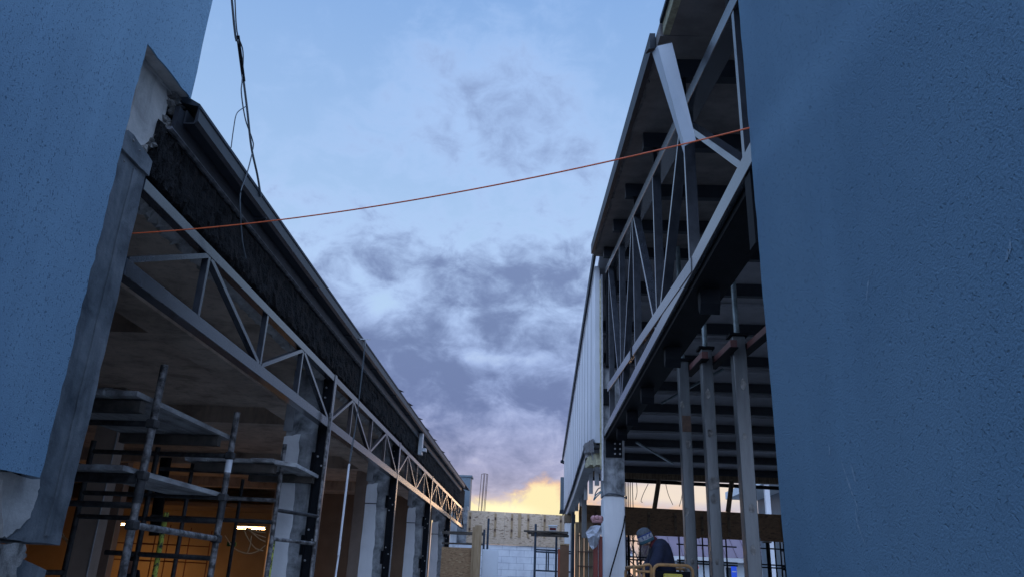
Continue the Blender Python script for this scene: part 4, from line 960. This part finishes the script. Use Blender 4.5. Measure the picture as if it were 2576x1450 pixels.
skin('body', js, es, 'skin', wk, PW)
jk = [(V(1.85, 11.62, 1.50), .18, .20), (V(1.85, 11.62, 1.70), .19, .21), (V(1.82, 11.62, 1.92), .19, .22), (V(1.80, 11.62, 2.13), .155, .20), (V(1.765, 11.62, 2.25), .105, .13)]
je = [(0, 1), (1, 2), (2, 3), (3, 4)]
for sy in (-1, 1):
    k = len(jk); jk += [(V(1.77, 11.62 + .22 * sy, 2.08), .09), (V(1.65, 11.62 + .26 * sy, 1.84), .078), (V(1.535, 11.60 + .20 * sy, 1.715), .058)]
    je += [(3, k), (k, k + 1), (k + 1, k + 2)]
skin('jacket', jk, je, 'navy', wk, PW)
bl = [(V(1.83, 11.40, 1.78), .10, .03), (V(1.87, 11.405, 1.70), .10, .03), (V(1.85, 11.42, 1.58), .11, .03)]
skin('jacket_panel', [(V(1.68, 11.42, 1.97), .03, .02), (V(1.66, 11.40, 1.83), .05, .03), (V(1.70, 11.39, 1.72), .08, .035), (V(1.86, 11.375, 1.72), .10, .035), (V(1.99, 11.42, 1.74), .05, .03)], [(0, 1), (1, 2), (2, 3), (3, 4)], 'workblue', wk, PW)
skin('collar', [(V(1.70, 11.53, 2.22), .05), (V(1.655, 11.50, 2.10), .042), (V(1.72, 11.70, 2.22), .05)], [(0, 1), (0, 2)], 'darkred', wk, PW)
tj = [(V(1.87, 11.62, 1.52), .155, .17)]; te = []
for sy in (-1, 1):
    k = len(tj); tj += [(V(1.87, 11.62 + .11 * sy, 1.42), .11), (V(1.83, 11.62 + .13 * sy, 1.16), .09), (V(1.88, 11.62 + .13 * sy, .86), .075)]; te += [(0, k), (k, k + 1), (k + 1, k + 2)]
skin('trousers', tj, te, 'workblue', wk, PW)
for sy in (-1, 1):
    part('boot', MB().ball((1.80, 11.62 + .135 * sy, .80), .15, .055, .055, 12, 8).ball((1.88, 11.62 + .135 * sy, .85), .06, .055, .09, 10, 8), 'rubber', wk)
ax = Vector((-.42, -.04, .9)).normalized()       # beanie axis, tipped forward
def lathe(c, ax, prof, n=20):
    m = MB(); a = ax.cross(Vector((0, 1, 0))).normalized(); b = ax.cross(a); vs = []; fs = []; m.smooth = True
    for r_, h_ in prof:
        for j in range(n):
            q_ = 2 * math.pi * j / n; vs.append(c + ax * h_ + a * r_ * math.cos(q_) + b * r_ * math.sin(q_))
    for i in range(len(prof) - 1):
        for j in range(n): fs.append((i * n + j, i * n + (j + 1) % n, (i + 1) * n + (j + 1) % n, (i + 1) * n + j))
    fs.append(tuple(range(n))); fs.append(tuple((len(prof) - 1) * n + j for j in range(n))); return m.add(vs, fs)
hc = hd + V(.0, 0, .0)
bn = part('beanie', lathe(hc, ax, ((.104, .035), (.108, .05), (.104, .09), (.086, .125), (.05, .147), (.012, .155))), 'knit', wk)
part('beanie_band', lathe(hc, ax, ((.109, -.012), (.112, .0), (.112, .045), (.109, .05))), 'knit_white', bn)
part('beanie_cuff', lathe(hc, ax, ((.107, -.055), (.113, -.045), (.113, -.018), (.108, -.012))), 'knit_teal', bn)
part('beanie_stripe', lathe(hc, ax, ((.1105, .0505), (.1125, .053), (.1125, .062), (.1085, .065))), 'workblue', bn)
for i, ch in enumerate('SZX'):
    me = textmesh(ch, .062, 'letter'); me.materials.append(M['workblue'])
    ang = R(-28 + 27 * i); o = bpy.data.objects.new('letter', me); COL.objects.link(o); o.parent = bn
    side = Vector((ax.z, 0, -ax.x)).normalized()              # to the right along the band, seen from the camera side
    nrm = (Vector((0, -1, 0)) * math.cos(ang) + side * math.sin(ang)).normalized(); up_ = ax; rt = up_.cross(nrm).normalized()
    nrm = rt.cross(up_).normalized(); pos = hc + ax * .022 + nrm * .1125 - PW
    o.matrix_local = Matrix.Translation(pos) @ Matrix((rt, up_, nrm)).transposed().to_4x4()
fc = hd + V(-.085, 0, -.055)
part('nose', MB().ball(fc + V(-.022, 0, -.012), .018, .014, .024, 8, 6), 'skin', wk)
for sy in (-1, 1):
    part('eye', MB().ball(fc + V(.0, .032 * sy, .01), .011, .013, .009, 8, 6), 'hair', wk)
    part('ear', MB().ball(hd + V(.03, .085 * sy, -.045), .024, .012, .034, 8, 6), 'skin', wk)
part('mouth', MB().ball(fc + V(.012, 0, -.05), .012, .025, .006, 8, 6), 'darkred', wk)

# lift
lf = thing('platform_lift', 'small platform lift with orange guard rails and yellow panel', 'lift', (1.85, 11.7, 0))
part('platform', MB().box(1.34, 2.30, 11.2, 12.2, .66, .735), 'lift', lf)
part('base', MB().box(1.40, 2.24, 11.25, 12.15, .16, .34), 'lift_yellow', lf, None, .02)
for sx in (1.46, 2.12):
    for sy in (11.24, 12.08): part('wheel', MB().tube([(sx, sy, .13), (sx, sy + .09, .13)], .13, 16), 'rubber', lf)
for yy in (11.45, 11.95): part('scissor_arm', MB().bar((1.45, yy, .345), (2.2, yy, .655), .05, .05, (0, 1, 0)).bar((2.2, yy + .06, .345), (1.45, yy + .06, .655), .05, .05, (0, 1, 0)), 'lift', lf)
def hoop(x0, x1, y, z0, z1, r=.022, rc=.09):
    pts = [(x0, y, z0), (x0, y, z1 - rc)] + [(x0 + rc - rc * math.cos(R(a)), y, z1 - rc + rc * math.sin(R(a))) for a in (20, 45, 70, 90)] + [(x1 - rc + rc * math.sin(R(a)), y, z1 - rc + rc * math.cos(R(a))) for a in (0, 20, 45, 70)] + [(x1, y, z1 - rc), (x1, y, z0)]
    return MB().tube(pts, r, 8)
part('front_rail', hoop(1.63, 2.16, 11.2, .735, 1.875), 'lift', lf)
part('rear_rail', hoop(1.36, 2.28, 12.18, .735, 1.85), 'lift', lf)
part('left_rail', MB().tube([(1.37, 11.2, .735), (1.37, 11.2, 1.84), (1.58, 11.2, 1.87)], .02, 8).tube([(1.37, 11.2, 1.84), (1.37, 12.18, 1.84)], .02, 8).tube([(1.37, 11.2, 1.78), (1.58, 11.2, 1.78)], .016, 8).tube([(1.44, 11.2, 1.78), (1.44, 11.2, .735)], .014, 8), 'lift', lf)
part('gate_rail', hoop(1.50, 1.60, 11.22, .735, 1.87, .02, .04), 'lift', lf)
part('control_panel', MB().box(1.76, 2.02, 11.17, 11.2, 1.3, 1.765), 'lift_yellow', lf, None, .012)
part('panel_back', MB().box(1.66, 2.13, 11.215, 11.235, 1.2, 1.80), 'black_steel', lf)

# dark standing figure in the left hall
P2 = pY(325, 1440, 21); P2 = Vector((P2.x, 21, .06))
t2 = thing('person', 'dark standing person deep inside the left hall behind scaffold', 'person', tuple(P2))
b2 = P2
js = [(b2 + V(0, 0, .95), .13, .10), (b2 + V(0, 0, 1.2), .13, .10), (b2 + V(0, 0, 1.40), .16, .10), (b2 + V(0, 0, 1.5), .06), (b2 + V(0, 0, 1.62), .085, .095), (b2 + V(0, 0, 1.70), .07, .08)]
es = [(0, 1), (1, 2), (2, 3), (3, 4), (4, 5)]
for sx in (-1, 1):
    k = len(js); js += [(b2 + V(.2 * sx, 0, 1.40), .055), (b2 + V(.25 * sx, .02, 1.12), .045), (b2 + V(.24 * sx, -.08, .9), .035), (b2 + V(.24 * sx, -.10, .85), .026)]
    es += [(2, k), (k, k + 1), (k + 1, k + 2), (k + 2, k + 3)]
    make_hand(js, es, b2 + V(.24 * sx, -.10, .85), V(0, -.2, -1).normalized(), V(-sx * .3, -1, 0).normalized(), k + 3, V(0, -.5, -.3))
    k = len(js); js += [(b2 + V(.1 * sx, 0, .85), .09), (b2 + V(.11 * sx, -.01, .48), .065), (b2 + V(.12 * sx, .02, .09), .045), (b2 + V(.12 * sx, .02, .05), .045, .035), (b2 + V(.13 * sx, -.14, .03), .04, .022)]
    es += [(0, k), (k, k + 1), (k + 1, k + 2), (k + 2, k + 3), (k + 3, k + 4)]
skin('body', js, es, 'skin', t2, P2)
jk = [(b2 + V(0, 0, .85), .17, .13), (b2 + V(0, 0, 1.15), .16, .13), (b2 + V(0, 0, 1.38), .18, .13), (b2 + V(0, 0, 1.48), .08, .08)]; je = [(0, 1), (1, 2), (2, 3)]
for sx in (-1, 1):
    k = len(jk); jk += [(b2 + V(.21 * sx, 0, 1.38), .075), (b2 + V(.255 * sx, .02, 1.12), .062), (b2 + V(.245 * sx, -.07, .92), .05)]; je += [(2, k), (k, k + 1), (k + 1, k + 2)]
skin('jacket', jk, je, 'navy', t2, P2)
tj = [(b2 + V(0, 0, .88), .14, .11)]; te = []
for sx in (-1, 1):
    k = len(tj); tj += [(b2 + V(.10 * sx, 0, .80), .10), (b2 + V(.11 * sx, -.01, .48), .08), (b2 + V(.12 * sx, .02, .12), .065)]; te += [(0, k), (k, k + 1), (k + 1, k + 2)]
skin('trousers', tj, te, 'navy', t2, P2)
part('hair', MB().ball(b2 + V(0, .012, 1.685), .098, .108, .085, 12, 8), 'hair', t2)
part('nose', MB().ball(b2 + V(0, -.105, 1.63), .014, .02, .02, 8, 6), 'skin', t2)

# ------------------------------------------------------------------ sky
wd = bpy.data.worlds.new('World'); scene.world = wd; wd.use_nodes = True
nt = wd.node_tree; bg = nt.nodes['Background']
SUN_EL, SUN_AZ = R(2.5), R(2)
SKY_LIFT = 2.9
class X_:
    """tiny expression helper over math nodes"""
    def __init__(s, sock): s.s = sock
    def op(s, o, *a):
        n = nt.nodes.new('ShaderNodeMath'); n.operation = o
        for i, v in enumerate((s,) + a):
            if isinstance(v, X_): nt.links.new(v.s, n.inputs[i])
            else: n.inputs[i].default_value = v
        return X_(n.outputs[0])
    def __add__(s, o): return s.op('ADD', o)
    def __sub__(s, o): return s.op('SUBTRACT', o)
    def __mul__(s, o): return s.op('MULTIPLY', o)
    def __truediv__(s, o): return s.op('DIVIDE', o)
    def max(s, o): return s.op('MAXIMUM', o)
    def min(s, o): return s.op('MINIMUM', o)
    def step(s, a, b):
        n = nt.nodes.new('ShaderNodeMapRange'); n.interpolation_type = 'SMOOTHSTEP'
        nt.links.new(s.s, n.inputs[0]); n.inputs[1].default_value = a; n.inputs[2].default_value = b; return X_(n.outputs[0])
tc = nt.nodes.new('ShaderNodeTexCoord'); sp = nt.nodes.new('ShaderNodeSeparateXYZ'); nt.links.new(tc.outputs['Generated'], sp.inputs[0])
dx, dy, dz = (X_(o) for o in sp.outputs)
el = dz.op('ARCSINE') * (180 / math.pi); az = dx.op('ARCTAN2', dy) * (180 / math.pi)
# cloud-layer coordinates: the direction carried up to a flat layer
den = dz.max(0.0) + .16
cb = nt.nodes.new('ShaderNodeCombineXYZ')
for i, v in enumerate((dx / den, dy / den, dz * .6)): nt.links.new(v.s, cb.inputs[i])
def wn(scale, det=8, rough=.55, dist=0.0, off=(0, 0, 0)):
    mp = nt.nodes.new('ShaderNodeMapping'); mp.inputs['Location'].default_value = off; nt.links.new(cb.outputs[0], mp.inputs[0])
    return X_(noise(nt, mp.outputs[0], scale, det, rough, dist))
n1 = wn(1.15, 9, .58, .35, (3.1, 1.7, 0)); n2 = wn(4.2, 9, .62, .3, (7.7, 2.2, 1)); n3 = wn(.8, 6, .6, .3, (1.3, 9.1, 4))
# finer structure near the horizon, in angle space
ca = nt.nodes.new('ShaderNodeCombineXYZ')
for i, v in enumerate((az * .07, el * .105, el * 0.0)): nt.links.new(v.s, ca.inputs[i])
def an(scale, det=7, rough=.6, dist=.3, off=(0, 0, 0)):
    mp = nt.nodes.new('ShaderNodeMapping'); mp.inputs['Location'].default_value = off; nt.links.new(ca.outputs[0], mp.inputs[0])
    return X_(noise(nt, mp.outputs[0], scale, det, rough, dist))
a1 = an(3.2, 8, .6, .5, (2.2, .7, 0)); a2 = an(8.5, 7, .62, .4, (5.1, 3.3, 0))
def blob(a, e, ra, re):
    u = (az - a) / ra; v = (el - e) / re; d2 = u * u + v * v
    return (d2 * -1.0).op('EXPONENT')
def ang(x, y):
    v = ray(x, y).normalized(); return math.degrees(math.atan2(v.x, v.y)), math.degrees(math.asin(v.z))
def B(x, y, wx, wy): a, e = ang(x, y); return blob(a, e, wx / 1936 * 57.3, wy / 1936 * 57.3)
# coverage: heavy below ~24 degrees, wisps above
cover = B(1230, 1020, 620, 260) * .52 + B(1250, 720, 430, 120) * .42 + B(930, 640, 170, 60) * .24 + B(1010, 900, 200, 130) * .22 + B(1420, 640, 160, 90) * .18 + B(740, 495, 90, 28) * .24 + \
        B(1290, 200, 230, 100) * .10 + B(1180, 330, 330, 110) * .08 + B(1480, 420, 160, 120) * .06
gaps = B(985, 760, 75, 60) * .34 + B(1235, 900, 100, 22) * .26 + B(1165, 830, 40, 55) * .20 + B(1345, 770, 60, 40) * .15 + B(900, 700, 60, 60) * .22 + B(1150, 770, 60, 40) * .10
dens = (n1 - .5) * .5 + (n2 - .5) * .35 + ((a1 - .5) * 1.0 + (a2 - .5) * .32) * (el.step(24, 32) * -.40 + 1.0) + cover * .95 - gaps * 1.25 + .06 - el.step(26, 34) * .05 + B(830, 830, 170, 220) * .30 + B(1300, 190, 280, 120) * .22 + B(1170, 340, 350, 130) * .20 + B(1480, 430, 160, 120) * .18
cloud = dens.step(.02, .40)
thick = (dens + (a2 - .5) * .2 + (a1 - .5) * .3).step(.16, .78)
# clear sky
mr = el / 90.0
clear = ramp(nt, mr.max(0.0).s, [(0, (.60, .52, .47)), (.08, (.52, .60, .80)), (.20, (.50, .71, 1.0)), (.30, (.41, .62, .96)), (.46, (.27, .475, .87)), (1, (.20, .38, .80))])
sky = nt.nodes.new('ShaderNodeTexSky'); sky.sky_type = 'NISHITA'; sky.sun_disc = False; sky.sun_elevation = SUN_EL; sky.sun_rotation = SUN_AZ
nis = mixc(nt, 1.0, sky.outputs[0], (.10, .10, .10), 'MULTIPLY')
clear = mixc(nt, .12, clear, nis)
# cloud shades: lit rims pale, bodies blue-violet, warmer towards the horizon
edge = ramp(nt, mr.max(0.0).s, [(0, (.72, .56, .45)), (.085, (.44, .45, .66)), (.15, (.38, .49, .80)), (.24, (.47, .64, .95)), (.5, (.36, .55, .92))])
body = ramp(nt, mr.max(0.0).s, [(0, (.42, .32, .32)), (.085, (.245, .27, .43)), (.12, (.165, .215, .41)), (.19, (.175, .24, .435)), (.27, (.20, .275, .49)), (.5, (.29, .41, .68))])
ccol = mixc(nt, thick.s, edge, body)
col = mixc(nt, cloud.s, clear, ccol)
# sunset break above the far wall
glow = B(1290, 1305, 560, 64) * 1.25 + B(1385, 1225, 80, 42) * .75
glow2 = (glow + (a1 - .5) * .9 + (a2 - .5) * 1.4).step(.45, 1.0)
core = (B(1290, 1290, 260, 50) * 1.15 + B(1370, 1235, 48, 32) * .7 + (a2 - .5) * 1.3).step(.35, .95)
gcol = mixc(nt, core.s, (.92, .60, .40), (1.0, .87, .50))
hot = B(1265, 1283, 100, 22).step(.2, 1.0)
gcol = mixc(nt, hot.s, gcol, (1.15, 1.02, .62))
col = mixc(nt, glow2.s, col, gcol)
# paler warm band seen under the right eave
eband = (B(1740, 1238, 300, 32) + (a1 - .5) * .9).step(.25, .8)
col = mixc(nt, (eband * .8).s, col, (.95, .80, .64))
# unseen sky overhead and behind the viewer is raised as added fill light
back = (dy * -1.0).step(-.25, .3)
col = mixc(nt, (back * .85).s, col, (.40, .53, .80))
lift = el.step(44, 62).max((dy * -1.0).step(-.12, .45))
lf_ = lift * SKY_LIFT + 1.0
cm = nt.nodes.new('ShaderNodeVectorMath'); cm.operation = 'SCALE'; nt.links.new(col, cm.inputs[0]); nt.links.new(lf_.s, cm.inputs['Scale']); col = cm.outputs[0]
below = (el * -1.0).step(0, 3)
col = mixc(nt, below.s, col, (.12, .12, .14))
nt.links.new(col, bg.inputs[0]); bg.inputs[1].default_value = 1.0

sl = bpy.data.lights.new('sun', 'SUN'); sl.energy = .2; sl.angle = R(10); sl.color = (1, .62, .36)
so = bpy.data.objects.new('sun', sl); COL.objects.link(so)
dirv = Vector((math.sin(SUN_AZ) * math.cos(SUN_EL), math.cos(SUN_AZ) * math.cos(SUN_EL), math.sin(SUN_EL)))
so.rotation_euler = dirv.to_track_quat('Z', 'Y').to_euler(); so.location = (0, 60, 20)

vs_ = scene.view_settings; scene.display_settings.display_device = 'sRGB'
vs_.view_transform = 'Standard'; vs_.look = 'None'; vs_.exposure = 0; vs_.gamma = 1; vs_.use_curve_mapping = False
scene.cycles.max_bounces = 8
